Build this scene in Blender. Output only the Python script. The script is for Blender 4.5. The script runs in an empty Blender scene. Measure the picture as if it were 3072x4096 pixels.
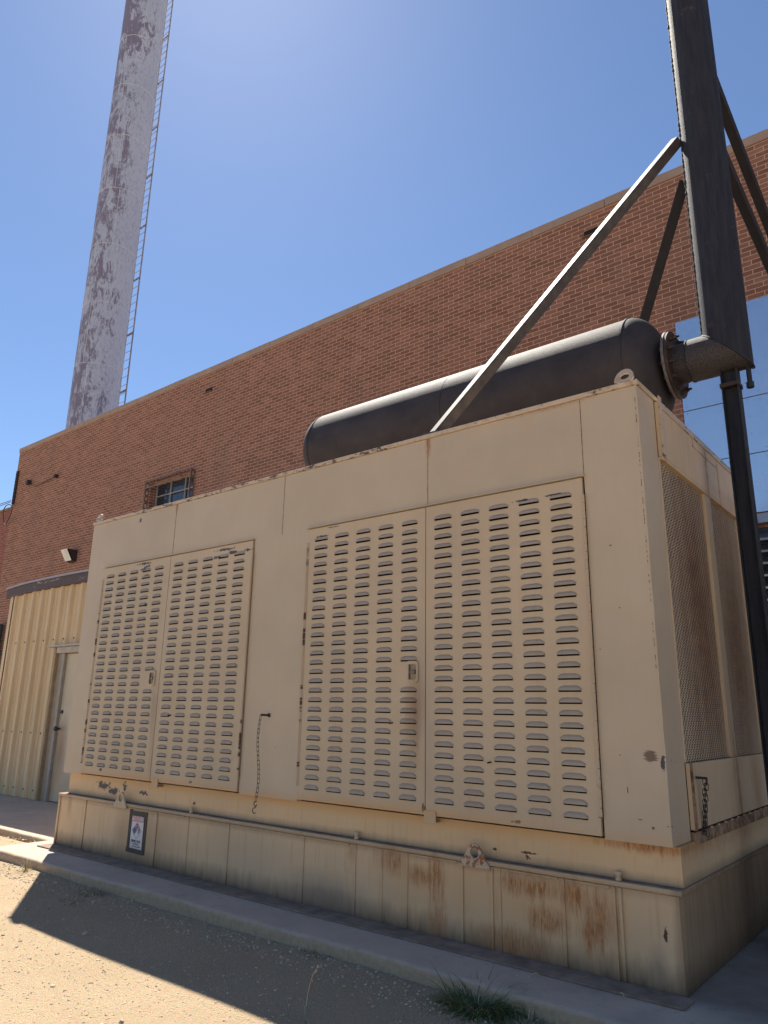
import bpy, math, random
import numpy as np
from mathutils import Vector, Matrix
random.seed(7); rng = np.random.default_rng(7)
S = bpy.context.scene
COL = S.collection
R_ = math.radians

# ------------------------------------------------------------------ camera
cam = bpy.data.cameras.new('camera'); co = bpy.data.objects.new('camera', cam); COL.objects.link(co)
cam.sensor_fit = 'VERTICAL'; cam.sensor_height = 36.0; cam.lens = 2928.5/4096*36
cam.clip_start = 0.05; cam.clip_end = 3000
yaw, pit, rol = 0.6813, 0.2667, 0.0179
fwd = Vector((-math.sin(yaw)*math.cos(pit), math.cos(yaw)*math.cos(pit), math.sin(pit)))
rgt = Vector((math.cos(yaw), math.sin(yaw), 0)); up = rgt.cross(fwd)
rr = math.cos(rol)*rgt + math.sin(rol)*up; uu = -math.sin(rol)*rgt + math.cos(rol)*up
M = Matrix.Identity(4)
for i in range(3): M[i][0] = rr[i]; M[i][1] = uu[i]; M[i][2] = -fwd[i]; M[i][3] = (1.392, -4.126, 1.33)[i]
co.matrix_world = M
S.camera = co
# ------------------------------------------------------------------ sky, sun, exposure
SUN_EL, SUN_AZ = 54.1, -55.75            # azimuth from +y, negative = towards -x
w = bpy.data.worlds.new('World'); S.world = w; w.use_nodes = True
nt = w.node_tree; bg = nt.nodes['Background']; sk = nt.nodes.new('ShaderNodeTexSky')
sk.sky_type = 'NISHITA'; sk.sun_disc = False
sk.sun_elevation = R_(SUN_EL); sk.sun_rotation = R_(SUN_AZ)
sk.altitude = 600; sk.air_density = 1.0; sk.dust_density = 0.28; sk.ozone_density = 5.5
nt.links.new(sk.outputs[0], bg.inputs[0]); bg.inputs[1].default_value = 0.0625
sl = bpy.data.lights.new('sun', 'SUN'); sl.energy = 5.0; sl.angle = R_(0.53); sl.color = (1.0, 0.93, 0.82)
so = bpy.data.objects.new('sun', sl); COL.objects.link(so)
sd = Vector((math.sin(R_(SUN_AZ))*math.cos(R_(SUN_EL)), math.cos(R_(SUN_AZ))*math.cos(R_(SUN_EL)), math.sin(R_(SUN_EL))))
so.rotation_euler = sd.to_track_quat('Z', 'Y').to_euler(); so.location = (-10, 6, 20)
S.view_settings.view_transform = 'Standard'; S.view_settings.look = 'None'; S.view_settings.gamma = 1
S.view_settings.exposure = 1.18
S.cycles.max_bounces = 8

# ------------------------------------------------------------------ helpers
class MB:
    def __init__(s): s.v = []; s.f = []; s.m = []
    def add(s, vs, fs, mi=0):
        o = len(s.v); s.v += [tuple(p) for p in vs]
        for f in fs: s.f.append(tuple(i+o for i in f)); s.m.append(mi)
    def box(s, x0, x1, y0, y1, z0, z1, mi=0):
        s.add([(x0,y0,z0),(x1,y0,z0),(x1,y1,z0),(x0,y1,z0),(x0,y0,z1),(x1,y0,z1),(x1,y1,z1),(x0,y1,z1)],
              [(0,3,2,1),(4,5,6,7),(0,1,5,4),(1,2,6,5),(2,3,7,6),(3,0,4,7)], mi)
    def obox(s, c, ax, ay, az, mi=0):     # centre, three half-axis vectors
        c, ax, ay, az = map(Vector, (c, ax, ay, az))
        vs = [c+a*ax+b*ay+d*az for d in (-1,1) for a, b in ((-1,-1),(1,-1),(1,1),(-1,1))]
        s.add(vs, [(0,3,2,1),(4,5,6,7),(0,1,5,4),(1,2,6,5),(2,3,7,6),(3,0,4,7)], mi)
    def quad(s, a, b, c, d, mi=0): s.add([a,b,c,d], [(0,1,2,3)], mi)
    def ring(s, c, a, b, n): return [c + a*math.cos(2*math.pi*k/n) + b*math.sin(2*math.pi*k/n) for k in range(n)]
    def tube(s, pts, r, n=8, mi=0, caps=True, closed=False):
        pts = [Vector(p) for p in pts]; rs = r if isinstance(r, (list, tuple)) else [r]*len(pts)
        o = len(s.v); N = len(pts); a = None
        for i, p in enumerate(pts):
            if closed: d = pts[(i+1) % N] - pts[i-1]
            else: d = pts[min(i+1, N-1)] - pts[max(i-1, 0)]
            d.normalize()
            if a is None: a = d.orthogonal().normalized()
            else:
                a = a - d*a.dot(d); a = a.normalized() if a.length > 1e-6 else d.orthogonal().normalized()
            b = d.cross(a)
            s.v += [tuple(q) for q in s.ring(p, a*rs[i], b*rs[i], n)]
        for i in range(N if closed else N-1):
            j = (i+1) % N
            for k in range(n):
                s.f.append((o+i*n+k, o+i*n+(k+1) % n, o+j*n+(k+1) % n, o+j*n+k)); s.m.append(mi)
        if caps and not closed:
            s.f.append(tuple(o+k for k in reversed(range(n)))); s.m.append(mi)
            s.f.append(tuple(o+(N-1)*n+k for k in range(n))); s.m.append(mi)
    def lathe(s, prof, c, axis='x', n=48, mi=0):    # prof = [(t, r)] along the axis through c
        o = len(s.v)
        for t, r in prof:
            for k in range(n):
                a = 2*math.pi*k/n; u, q = r*math.cos(a), r*math.sin(a)
                s.v.append({'x': (c[0]+t, c[1]+u, c[2]+q), 'z': (c[0]+u, c[1]+q, c[2]+t), 'y': (c[0]+u, c[1]+t, c[2]+q)}[axis])
        for i in range(len(prof)-1):
            for k in range(n):
                s.f.append((o+i*n+k, o+i*n+(k+1) % n, o+(i+1)*n+(k+1) % n, o+(i+1)*n+k)); s.m.append(mi)
    def plate(s, outline, hole, y0, y1, mi=0):       # outline & hole: same count of (x,z); extruded in y
        n = len(outline); o = len(s.v)
        for y in (y0, y1):
            s.v += [(p[0], y, p[1]) for p in outline] + [(p[0], y, p[1]) for p in hole]
        for k in range(n):
            j = (k+1) % n
            s.f += [(o+k, o+j, o+n+j, o+n+k), (o+2*n+j, o+2*n+k, o+3*n+k, o+3*n+j), (o+j, o+k, o+2*n+k, o+2*n+j), (o+n+k, o+n+j, o+3*n+j, o+3*n+k)]
            s.m += [mi]*4
    def build(s, name, mats, parent=None, smooth=False, bevel=0, label=None, angle=35):
        me = bpy.data.meshes.new(name); me.from_pydata(s.v, [], s.f)
        for m in (mats if isinstance(mats, (list, tuple)) else [mats]): me.materials.append(m)
        me.polygons.foreach_set('material_index', s.m)
        if smooth:
            me.polygons.foreach_set('use_smooth', [True]*len(me.polygons))
        me.update()
        ob = bpy.data.objects.new(name, me); COL.objects.link(ob)
        if smooth:
            try: me.set_sharp_from_angle(angle=R_(angle))
            except Exception: pass
        if bevel:
            b = ob.modifiers.new('bevel', 'BEVEL'); b.width = bevel; b.segments = 2; b.limit_method = 'ANGLE'; b.angle_limit = R_(40)
        if parent: ob.parent = parent
        if label: ob['label'] = label
        return ob
def pieces(mb, name, mats, parent, smooth=False, bevel=0):   # every separate piece becomes an object of its own
    n = len(mb.v); p = list(range(n))
    def find(a):
        while p[a] != a: p[a] = p[p[a]]; a = p[a]
        return a
    for f in mb.f:
        r0 = find(f[0])
        for q in f[1:]: p[find(q)] = r0
    grp = {}
    for i, f in enumerate(mb.f): grp.setdefault(find(f[0]), []).append(i)
    out = []
    for fs in grp.values():
        m = MB(); mp = {}
        for i in fs:
            nf = []
            for q in mb.f[i]:
                if q not in mp: mp[q] = len(m.v); m.v.append(mb.v[q])
                nf.append(mp[q])
            m.f.append(tuple(nf)); m.m.append(mb.m[i])
        out.append(m.build(name, mats, parent, smooth, bevel))
    return out
def tag(o, label, cat, group=None):
    o['label'] = label; o['category'] = cat
    if group: o['group'] = group
    return o
def thing(name, label, cat, group=None):
    o = bpy.data.objects.new(name, None); COL.objects.link(o); o.empty_display_size = .2
    return tag(o, label, cat, group)
def based(root, loc):      # move an Empty to the thing's base while its parts keep their place
    root.location = loc
    for ch in root.children: ch.matrix_parent_inverse = Matrix.Translation(-Vector(loc))
    return root

# ------------------------------------------------------------------ material nodes
class NT:
    def __init__(s, name):
        s.mat = bpy.data.materials.new(name); s.mat.use_nodes = True; s.t = s.mat.node_tree
        s.b = s.t.nodes['Principled BSDF']; tc = s.t.nodes.new('ShaderNodeTexCoord'); s.P = tc.outputs['Object']
    def n(s, typ, ins=None, **kw):
        nd = s.t.nodes.new(typ)
        for k, v in kw.items(): setattr(nd, k, v)
        for k, v in (ins or {}).items():
            if isinstance(v, bpy.types.NodeSocket): s.t.links.new(v, nd.inputs[k])
            else: nd.inputs[k].default_value = v
        return nd
    def scale(s, v, sc): return s.n('ShaderNodeMapping', {0: v, 3: sc}).outputs[0]
    def noise(s, sc=5, det=4, rough=.6, vec=None, dist=0):
        return s.n('ShaderNodeTexNoise', {'Vector': vec or s.P, 'Scale': sc, 'Detail': det, 'Roughness': rough, 'Distortion': dist}).outputs[0]
    def ramp(s, f, a, b, lo=0., hi=1.):
        return s.n('ShaderNodeMapRange', {0: f, 1: a, 2: b, 3: lo, 4: hi}).outputs[0]
    def mix(s, f, a, b, mode='MIX'):
        nd = s.n('ShaderNodeMix', data_type='RGBA', blend_type=mode)
        for k, v in ((0, f), (6, a), (7, b)):
            if isinstance(v, bpy.types.NodeSocket): s.t.links.new(v, nd.inputs[k])
            else: nd.inputs[k].default_value = (*v, 1) if isinstance(v, (tuple, list)) and len(v) == 3 else v
        return nd.outputs[2]
    def m(s, op, a, b=0.5, c=None, clamp=False):
        nd = s.n('ShaderNodeMath', operation=op, use_clamp=clamp)
        for i, v in enumerate((a, b, c)):
            if v is None: continue
            if isinstance(v, bpy.types.NodeSocket): s.t.links.new(v, nd.inputs[i])
            else: nd.inputs[i].default_value = v
        return nd.outputs[0]
    def spot(s, c, r, nz, amp, edge):       # irregular patch: centre, radii, noise, noise strength, edge softness
        v = s.n('ShaderNodeVectorMath', {0: s.P, 1: c}, operation='SUBTRACT').outputs[0]
        v = s.n('ShaderNodeVectorMath', {0: v, 1: tuple(1/q for q in r)}, operation='MULTIPLY').outputs[0]
        d = s.n('ShaderNodeVectorMath', {0: v}, operation='LENGTH').outputs['Value']
        d = s.m('ADD', d, s.m('MULTIPLY', s.m('SUBTRACT', nz, .5), amp))
        return s.ramp(d, 1+edge, 1-edge)
    def bump(s, h, strength=.3, dist=.01):
        nd = s.n('ShaderNodeBump', {'Height': h, 'Strength': strength, 'Distance': dist}); s.t.links.new(nd.outputs[0], s.b.inputs['Normal'])
    def out(s, col=None, rough=.6, metal=0., spec=.5):
        for k, v in (('Base Color', col), ('Roughness', rough), ('Metallic', metal), ('Specular IOR Level', spec)):
            if v is None: continue
            if isinstance(v, bpy.types.NodeSocket): s.t.links.new(v, s.b.inputs[k])
            else: s.b.inputs[k].default_value = (*v, 1) if isinstance(v, tuple) and len(v) == 3 else v
        return s.mat
def plain(name, col, rough=.6, metal=0., var=.15, sc=8, bump=.0, spec=.5):
    t = NT(name); nz = t.noise(sc, 5)
    c = t.mix(t.ramp(nz, .3, .7), tuple(q*(1-var) for q in col), tuple(min(1, q*(1+var)) for q in col))
    if bump: t.bump(t.noise(sc*14, 3), bump, .004)
    return t.out(c, rough, metal, spec)

RUST = (.22, .08, .025); RUSTL = (.50, .225, .075); BROWN = (.085, .045, .028); GREY = (.075, .07, .075); DIRT = (.11, .085, .065)
def paint(name, base, spots=(), speck=.5, rough=.42, streak=.25, low=None, plane='xz'):
    """old tan enamel: clouding, runs, specks, and spots = (centre, radii, kind)"""
    t = NT(name)
    big = t.noise(.9, 4); mid = t.noise(6, 5)
    st = t.noise(1, 4, .6, t.scale(t.P, (26, 26, 1.6)))
    fine = t.noise(46, 4, .7); chipn = t.noise(30, 5, .75); rustn = t.noise(1, 5, .75, t.scale(t.P, (85, 85, 13)))
    c = t.mix(t.ramp(big, .32, .68), tuple(q*.90 for q in base), tuple(q*1.06 for q in base))
    c = t.mix(t.ramp(mid, .45, .8, 0, .28), c, (base[0]*1.03, base[1]*.9, base[2]*.74))
    c = t.mix(t.ramp(st, .52, .78, 0, streak), c, (base[0]*.74, base[1]*.62, base[2]*.5))
    c = t.mix(t.m('MULTIPLY', t.ramp(fine, .745, .765), speck), c, BROWN)
    sep = t.n('ShaderNodeSeparateXYZ', {0: t.P}); Z = sep.outputs[2]
    if low:      # grime rising from the foot: (z_bottom, z_top, colour, amount)
        g = t.m('SUBTRACT', Z, t.m('MULTIPLY', t.m('SUBTRACT', t.noise(1, 5, .7, t.scale(t.P, (12, 12, 3))), .45), .45*(low[1]-low[0])*2))
        c = t.mix(t.ramp(g, low[1], low[0], 0, low[3]), c, low[2])
    for sp in spots:
        cen, rad, kind = sp[:3]
        if kind == 'chip': c = t.mix(t.spot(cen, rad, chipn, 5.0, .06), c, sp[3] if len(sp) > 3 else GREY)
        elif kind == 'scrape':
            c = t.mix(t.spot(cen, rad, t.noise(1, 4, .7, t.scale(t.P, (7, 7, 150))), 3.2, .08), c, sp[3] if len(sp) > 3 else GREY)
        elif kind == 'rust':
            f = t.m('MULTIPLY', t.spot(cen, rad, st, 2.4, .6), t.ramp(rustn, .40, .54, .35, 1.))
            c = t.mix(t.m('MULTIPLY', f, sp[3] if len(sp) > 3 else .8), c, t.mix(t.ramp(t.noise(1, 5, .8, t.scale(t.P, (60, 60, 14))), .35, .65), RUSTL, RUST))
        elif kind == 'hspot':
            c = t.mix(t.m('MULTIPLY', t.spot(cen, rad, chipn, .3, .3), t.ramp(t.noise(1, 2, .5, t.scale(t.P, (1, 1, 14))), .56, .60)), c, BROWN)
        elif kind == 'stain_shade':
            f = t.spot(cen, rad, st, 1.2, .8)
            c = t.mix(t.m('MULTIPLY', f, sp[3] if len(sp) > 3 else .5), c, sp[4] if len(sp) > 4 else (.26, .15, .08))
        elif kind == 'orange':
            f = t.spot(cen, rad, st, .9, .8)
            c = t.mix(t.m('MULTIPLY', f, sp[3] if len(sp) > 3 else .5), c, (.62, .32, .105))
    t.bump(t.m('ADD', t.m('MULTIPLY', t.noise(2.2, 2), 1.0), t.m('MULTIPLY', fine, .03)), .10, .03)
    return t.out(c, t.ramp(mid, .3, .7, rough, rough+.12), 0, .35)

TAN = (.535, .430, .305); TANW = (.68, .48, .27)
L, DP, ZB, ZT = 6.105, 2.45, .682, 3.309
Y0 = 0.0
M_body = paint('tan_enclosure_paint', TAN, spots=[
    ((-.080,0,1.13), (.036,.3,.030), 'scrape', (.19,.12,.085)), ((-.015,0,1.09), (.010,.3,.035), 'chip'), ((-5.2,0,3.2), (.02,.3,.02), 'chip', BROWN),
    ((-4.58,0,3.25), (.02,.3,.06), 'rust', .7), ((-1.547,0,3.24), (.02,.3,.09), 'rust', .9), ((-.6,0,3.27), (.25,.3,.012), 'rust', .5),
    ((-3.05,0,.70), (.4,.3,.03), 'orange', .4), ((-.15,0,.70), (.3,.3,.03), 'orange', .3)], speck=.55, streak=.10)
DSP = [
    ((-5.03,0,2.725), (.10,.3,.013), 'chip'), ((-4.98,0,2.69), (.05,.3,.012), 'chip'), ((-3.75,0,2.715), (.12,.3,.010), 'chip'), ((-3.66,0,2.675), (.05,.3,.014), 'chip'), ((-3.46,0,2.675), (.045,.3,.010), 'chip'), ((-3.86,0,2.655), (.05,.3,.014), 'chip'), ((-5.03,0,2.665), (.05,.3,.010), 'chip'), ((-4.96,0,2.60), (.03,.3,.010), 'chip'), ((-4.92,0,2.30), (.012,.3,.012), 'chip'),
    ((-2.45,0,2.735), (.05,.3,.006), 'chip'), ((-2.57,0,2.675), (.05,.3,.008), 'chip'), ((-.79,0,2.672), (.05,.3,.006), 'chip'), ((-.55,0,2.672), (.05,.3,.006), 'chip'), ((-5.4,0,.75), (.02,.3,.012), 'chip'), ((-4.0,0,.73), (.03,.3,.010), 'chip'), ((-.9,0,.72), (.03,.3,.008), 'chip'), ((-1.575,0,.74), (.010,.3,.03), 'chip', BROWN),
    ((-1.64,0,1.36), (.055,.3,.16), 'stain_shade', .8, (.24,.12,.055)), ((-1.66,0,1.10), (.05,.3,.2), 'stain_shade', .45, (.30,.19,.11)), ((-1.6,0,1.55), (.05,.3,.3), 'stain_shade', .4, (.30,.25,.20)),
    ((-4.63,0,1.35), (.05,.3,.2), 'stain_shade', .5, (.30,.23,.17)), ((-4.60,0,.95), (.03,.3,.3), 'stain_shade', .4, (.28,.22,.16)), ((-1.53,0,1.2), (.06,.3,.35), 'stain_shade', .35, (.33,.28,.22)),
    ((-1.95,0,.705), (1.1,.3,.03), 'orange', .55), ((-4.58,0,.705), (1.1,.3,.03), 'orange', .5)]
M_door = paint('tan_door_paint', (.545, .425, .285), spots=DSP, speck=.8, streak=.2)
M_hood = paint('louvre_hood_paint', (.40, .325, .24), spots=DSP[:14]+[((-1.64,0,1.36), (.055,.3,.16), 'stain_shade', .8, (.24,.12,.055))], speck=.6, streak=.3, rough=.45)  # pressed hoods, a darker tan than the door sheet
M_skirt = paint('stained_skirt_paint', TANW, spots=[
    ((-3.0,0,.70), (3.4,.5,.055), 'orange', .85), ((-5.42,0,.60), (.10,.5,.032), 'chip'), ((-5.22,0,.565), (.08,.5,.03), 'chip'), ((-5.05,0,.61), (.025,.5,.035), 'chip'), ((-4.75,0,.58), (.05,.5,.02), 'chip'),
    ((-4.0,0,.56), (.02,.5,.012), 'chip'), ((-.15,0,.665), (.22,.5,.025), 'rust', .95), ((-1.08,0,.545), (.02,.5,.008), 'chip', BROWN), ((-.86,0,.525), (.018,.5,.012), 'chip', BROWN), ((-.85,0,.55), (.05,.5,.006), 'chip', BROWN), ((0,1.2,.66), (.2,1.4,.05), 'rust', .5)],
    streak=.4, speck=.9, low=(.48, .54, (.17,.14,.115), .7))
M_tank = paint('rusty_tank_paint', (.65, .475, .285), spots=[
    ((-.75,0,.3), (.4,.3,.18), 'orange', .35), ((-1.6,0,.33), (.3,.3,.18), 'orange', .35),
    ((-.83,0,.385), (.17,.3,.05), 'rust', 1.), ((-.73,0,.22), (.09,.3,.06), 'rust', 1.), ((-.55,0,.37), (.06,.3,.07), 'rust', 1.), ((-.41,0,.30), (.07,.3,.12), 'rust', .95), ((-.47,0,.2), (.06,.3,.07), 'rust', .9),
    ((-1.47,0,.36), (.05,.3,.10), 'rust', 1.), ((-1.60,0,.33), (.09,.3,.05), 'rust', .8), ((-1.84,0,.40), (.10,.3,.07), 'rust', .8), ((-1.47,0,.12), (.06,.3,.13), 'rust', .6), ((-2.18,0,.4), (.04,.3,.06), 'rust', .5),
    ((-.95,0,.07), (.2,.3,.07), 'rust', .75), ((-.07,0,.27), (.010,.3,.03), 'chip', BROWN), ((-.12,0,.12), (.035,.3,.07), 'stain_shade', .55, (.27,.20,.14)), ((-3.2,0,.3), (.35,.3,.25), 'stain_shade', .25, (.30,.27,.22)),
    ((-4.95,0,.2), (.1,.3,.16), 'stain_shade', .4), ((-4.45,0,.25), (.3,.3,.2), 'stain_shade', .3), ((-2.45,0,.1), (.3,.3,.1), 'stain_shade', .6, (.17,.14,.12)), ((-5.9,0,.42), (.03,.3,.1), 'stain_shade', .5),
    ((.03,2.1,.1), (.045,1.85,.75), 'stain_shade', 1., (.062,.028,.014)), ((.03,.8,.25), (.045,.7,.4), 'stain_shade', .55, (.22,.12,.06)), ((-1.9,0,.46), (4.,.3,.03), 'stain_shade', .5, (.30,.21,.13)), ((-4.4,0,.46), (2.,.3,.03), 'stain_shade', .4, (.30,.21,.13))],  # right side: rusty brown with shade painted in, deeper towards the back
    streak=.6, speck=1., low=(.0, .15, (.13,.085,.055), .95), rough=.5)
M_side = paint('rust_run_side_paint', (.60, .45, .29), spots=[
    ((0,1.29,.88), (.3,.025,.28), 'rust', .9), ((0,1.29,3.1), (.3,.03,.3), 'rust', .8), ((0,1.6,3.0), (.3,.02,.3), 'rust', .5), ((0,1.75,.9), (.3,.12,.3), 'stain_shade', .5, (.30,.14,.06)), ((0,.36,3.0), (.3,.025,.35), 'rust', .6), ((0,.345,.85), (.3,.02,.4), 'rust', .95), ((0,1.9,2.95), (.3,.5,.06), 'rust', .4)],
    streak=.45, speck=.6)
M_hinge = paint('chipped_hinge_paint', (.52, .40, .27), spots=[((-2.73,0,1.4), (.1,.3,1.2), 'hspot'), ((-5.77,0,1.4), (.1,.3,1.2), 'hspot'), ((-3.39,0,.95), (.1,.3,.35), 'hspot'), ((-.37,0,.85), (.1,.3,.1), 'hspot')], speck=1.)
t = NT('flaking_trim_paint'); tn = t.noise(1, 6, .8, t.scale(t.P, (9, 9, 26))); tc_ = t.noise(.8, 3)
c = t.mix(t.ramp(t.noise(7, 4), .3, .7), (.52,.40,.275), (.62,.48,.33)); c = t.mix(t.ramp(t.noise(22, 4), .5, .7, 0, .5), c, (.36,.20,.10))
M_trimr = t.out(t.mix(t.ramp(t.m('ADD', tn, t.m('MULTIPLY', tc_, .35)), .72, .745), c, (.085,.05,.035)), .4)
t = NT('rust_band'); M_rust = t.out(t.mix(t.ramp(t.noise(14, 6, .8), .42, .6), (.36,.24,.14), (.13,.05,.025)), .85); t.bump(t.noise(90, 4), .4, .003)
M_ledge = plain('dirty_ledge', (.24, .17, .125), .9, 0, .35, 9, .3)
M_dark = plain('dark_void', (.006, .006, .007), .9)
M_core = plain('radiator_core', (.022, .014, .010), .7, 0, .5, 3)
t = NT('silencer_paint'); nz = t.noise(160, 3, .7); M_sil = t.out(t.mix(t.ramp(t.noise(4, 4), .35, .65), (.024,.019,.022), (.042,.033,.034)), t.ramp(nz, .3, .7, .68, .85), 0, .5); t.bump(nz, .35, .004)
t = NT('sooty_stack_steel'); nz = t.noise(70, 5, .75); st = t.noise(1, 5, .7, t.scale(t.P, (30, 30, 3)))
c = t.mix(t.ramp(st, .4, .7), (.013,.014,.021), (.032,.030,.037)); c = t.mix(t.ramp(t.noise(9, 5, .75), .62, .72, 0, .7), c, (.10,.075,.065)); M_stk = t.out(c, .72, 0, .4); t.bump(nz, .5, .006)
t = NT('highlit_elbow_steel'); nz = t.noise(95, 4, .8); M_elb = t.out(t.mix(t.ramp(nz, .42, .62), (.018,.017,.022), (.075,.060,.054)), .68, 0, .5); t.bump(nz, .6, .006)  # paler speckle put in the colour for the lit highlight along the pipe
M_flg = plain('burnt_flange_steel', (.045, .028, .022), .6, .3, .4, 20, .3)
M_flgl = plain('grey_flange_rim', (.14, .12, .115), .65, .2, .3, 30, .3)
t = NT('brace_steel'); nz = t.noise(120, 4, .7); M_brc = t.out(t.mix(t.ramp(t.noise(12, 5), .35, .65), (.030,.024,.026), (.070,.055,.050)), t.ramp(nz, .3, .7, .52, .68), .0, .6); t.bump(nz, .15, .003)
M_iron = plain('dark_chain_iron', (.045, .035, .03), .6, .4, .4, 60)
M_lug = paint('lug_paint', (.54, .42, .28), spots=[((-1.17,0,.56), (.06,.3,.07), 'rust', 1.), ((-1.12,0,.50), (.03,.3,.04), 'rust', 1.)], speck=.8)
M_conc = None
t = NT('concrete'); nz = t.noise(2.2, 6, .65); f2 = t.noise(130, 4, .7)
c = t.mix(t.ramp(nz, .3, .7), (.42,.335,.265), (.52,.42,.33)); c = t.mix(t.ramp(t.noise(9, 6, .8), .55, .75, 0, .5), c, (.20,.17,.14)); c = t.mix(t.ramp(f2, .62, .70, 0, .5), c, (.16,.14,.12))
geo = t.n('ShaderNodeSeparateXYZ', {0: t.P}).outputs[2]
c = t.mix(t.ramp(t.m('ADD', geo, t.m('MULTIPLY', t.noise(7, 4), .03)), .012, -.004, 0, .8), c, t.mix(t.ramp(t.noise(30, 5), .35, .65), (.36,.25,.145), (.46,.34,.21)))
c = t.mix(t.m('MULTIPLY', t.spot((2.3, 1.6, 0), (2.6, 2.3, 2), t.noise(1.6, 5), 1.2, .35), .9), c, (.075,.065,.06))  # dark patch paints in the shade on the pad right of the generator
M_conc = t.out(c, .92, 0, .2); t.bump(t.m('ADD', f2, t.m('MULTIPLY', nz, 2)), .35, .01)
t = NT('sandy_gravel_ground'); a = t.noise(1.1, 5); b = t.noise(75, 5, .8); d = t.noise(150, 3, .8)
vor = t.n('ShaderNodeTexVoronoi', {'Vector': t.P, 'Scale': 130.}).outputs
c = t.mix(t.ramp(a, .3, .7), (.57,.43,.275), (.65,.50,.33)); c = t.mix(t.ramp(b, .5, .75, 0, .5), c, (.40,.305,.205)); c = t.mix(t.ramp(d, .6, .72, 0, .55), c, (.58,.49,.38))
c = t.mix(.22, c, t.mix(1., c, vor[1], 'MULTIPLY'))
M_gnd = t.out(c, .95, 0, .15); t.bump(t.m('ADD', t.m('MULTIPLY', b, 1.6), t.m('ADD', t.m('MULTIPLY', vor[0], -1.2), t.m('MULTIPLY', d, .5))), .9, .011)
t = NT('pebbles'); inf = t.n('ShaderNodeNewGeometry').outputs['Random Per Island']
M_peb = t.out(t.mix(inf, (.36,.275,.19), (.62,.50,.37)), .85, 0, .25)

def brickmat(name, dark, light, mortar, w_=.2032, h_=.0677):
    t = NT(name); sp = t.n('ShaderNodeSeparateXYZ', {0: t.P})
    jit = t.m('MULTIPLY', t.m('SUBTRACT', t.noise(5, 3), .5), .007)
    v = t.n('ShaderNodeCombineXYZ', {0: t.m('ADD', sp.outputs[0], sp.outputs[1]), 1: t.m('ADD', sp.outputs[2], jit), 2: 0.}).outputs[0]
    br = t.n('ShaderNodeTexBrick', {'Vector': v, 'Color1': (0,0,0,1), 'Color2': (1,1,1,1), 'Mortar': (.5,.5,.5,1), 'Scale': 1., 'Mortar Size': .0052, 'Mortar Smooth': .25, 'Bias': 0., 'Brick Width': w_, 'Row Height': h_}, offset=.5)
    rnd = t.n('ShaderNodeSeparateColor', {0: br.outputs[0]}).outputs[0]
    scr = t.noise(1, 3, .7, t.scale(t.P, (150, 150, 9)))
    c = t.mix(t.ramp(rnd, 0, 1), dark, light)
    c = t.mix(t.ramp(t.noise(3.1, 3), .35, .7, 0, .45), c, tuple(q*.75 for q in light))
    c = t.mix(t.m('MULTIPLY', t.ramp(scr, .56, .74), t.m('MULTIPLY', t.ramp(t.noise(7, 3), .45, .62), .75)), c, tuple(q*.95 for q in mortar))
    c = t.mix(t.ramp(t.noise(1, 5, .7, t.scale(t.P, (1.3, 1.3, 4.))), .60, .72, 0, .55), c, tuple(.5*(m_+l_) for m_, l_ in zip(mortar, light)))
    c = t.mix(br.outputs[1], c, mortar)
    c = t.mix(t.m('MULTIPLY', t.ramp(t.noise(1, 4, .6, t.scale(t.P, (1.6, 1.6, .22))), .52, .75, 0, .35), 1.), c, tuple(.35*q for q in mortar))
    t.bump(t.m('ADD', t.m('MULTIPLY', t.m('SUBTRACT', 1., br.outputs[1]), 1.), t.m('MULTIPLY', scr, .25)), .5, .006)
    return t.out(c, .9, 0, .2)
M_brick = brickmat('red_brown_brick', (.172,.080,.052), (.29,.138,.094), (.50,.345,.27))
M_brick2 = brickmat('far_red_brick', (.19,.065,.05), (.27,.11,.085), (.36,.22,.18))
t = NT('limestone_coping'); M_cop = t.out(t.mix(t.ramp(t.noise(2.5, 5), .3, .7), (.27,.19,.15), (.34,.25,.20)), .85); t.bump(t.noise(40, 4), .2, .005)
t = NT('bright_sheet_metal'); M_sheet = t.out((.78,.80,.84), t.ramp(t.noise(3, 4), .3, .7, .16, .24), .95); t.bump(t.noise(1.3, 2), .04, .05)
M_slat = plain('louvre_slat_metal', (.45,.47,.50), .3, .9, .1)
M_seam = plain('sheet_seam', (.10,.11,.13), .5, .5)
t = NT('tan_ribbed_siding'); M_shed = t.out(t.mix(t.ramp(t.noise(1, 4, .6, t.scale(t.P, (9, 9, .9))), .4, .75, 0, .5), t.mix(t.ramp(t.noise(1.2, 3), .3, .7), (.62,.455,.255), (.68,.51,.30)), (.46,.31,.16)), .45, 0, .4)
M_shdoor = paint('beige_door_paint', (.58, .50, .36), spots=[((-9.3,1.6,.72), (.09,.3,.30), 'stain_shade', .8, (.33,.16,.08)), ((-9.4,1.6,.4), (.05,.3,.5), 'stain_shade', .4, (.36,.22,.11)), ((-9.2,1.6,.2), (.3,.3,.2), 'orange', .3)], streak=.3)
t = NT('peeling_fascia_paint'); f = t.ramp(t.noise(1, 6, .75, t.scale(t.P, (2.2, 2.2, 14))), .60, .63); M_fas = t.out(t.mix(f, (.085,.06,.062), (.36,.33,.34)), .7)
t = NT('grey_purple_metal'); M_cap = t.out((.32,.29,.31), .5)
t = NT('peeling_white_stack_paint')
n1 = t.noise(1, 6, .78, t.scale(t.P, (2.6, 2.6, 1.0)), .6); n2 = t.noise(.35, 3)
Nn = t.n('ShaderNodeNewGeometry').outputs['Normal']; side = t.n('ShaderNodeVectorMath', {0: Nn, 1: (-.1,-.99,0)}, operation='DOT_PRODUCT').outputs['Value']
n3 = t.noise(1, 6, .85, t.scale(t.P, (11, 11, 4)))
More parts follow.
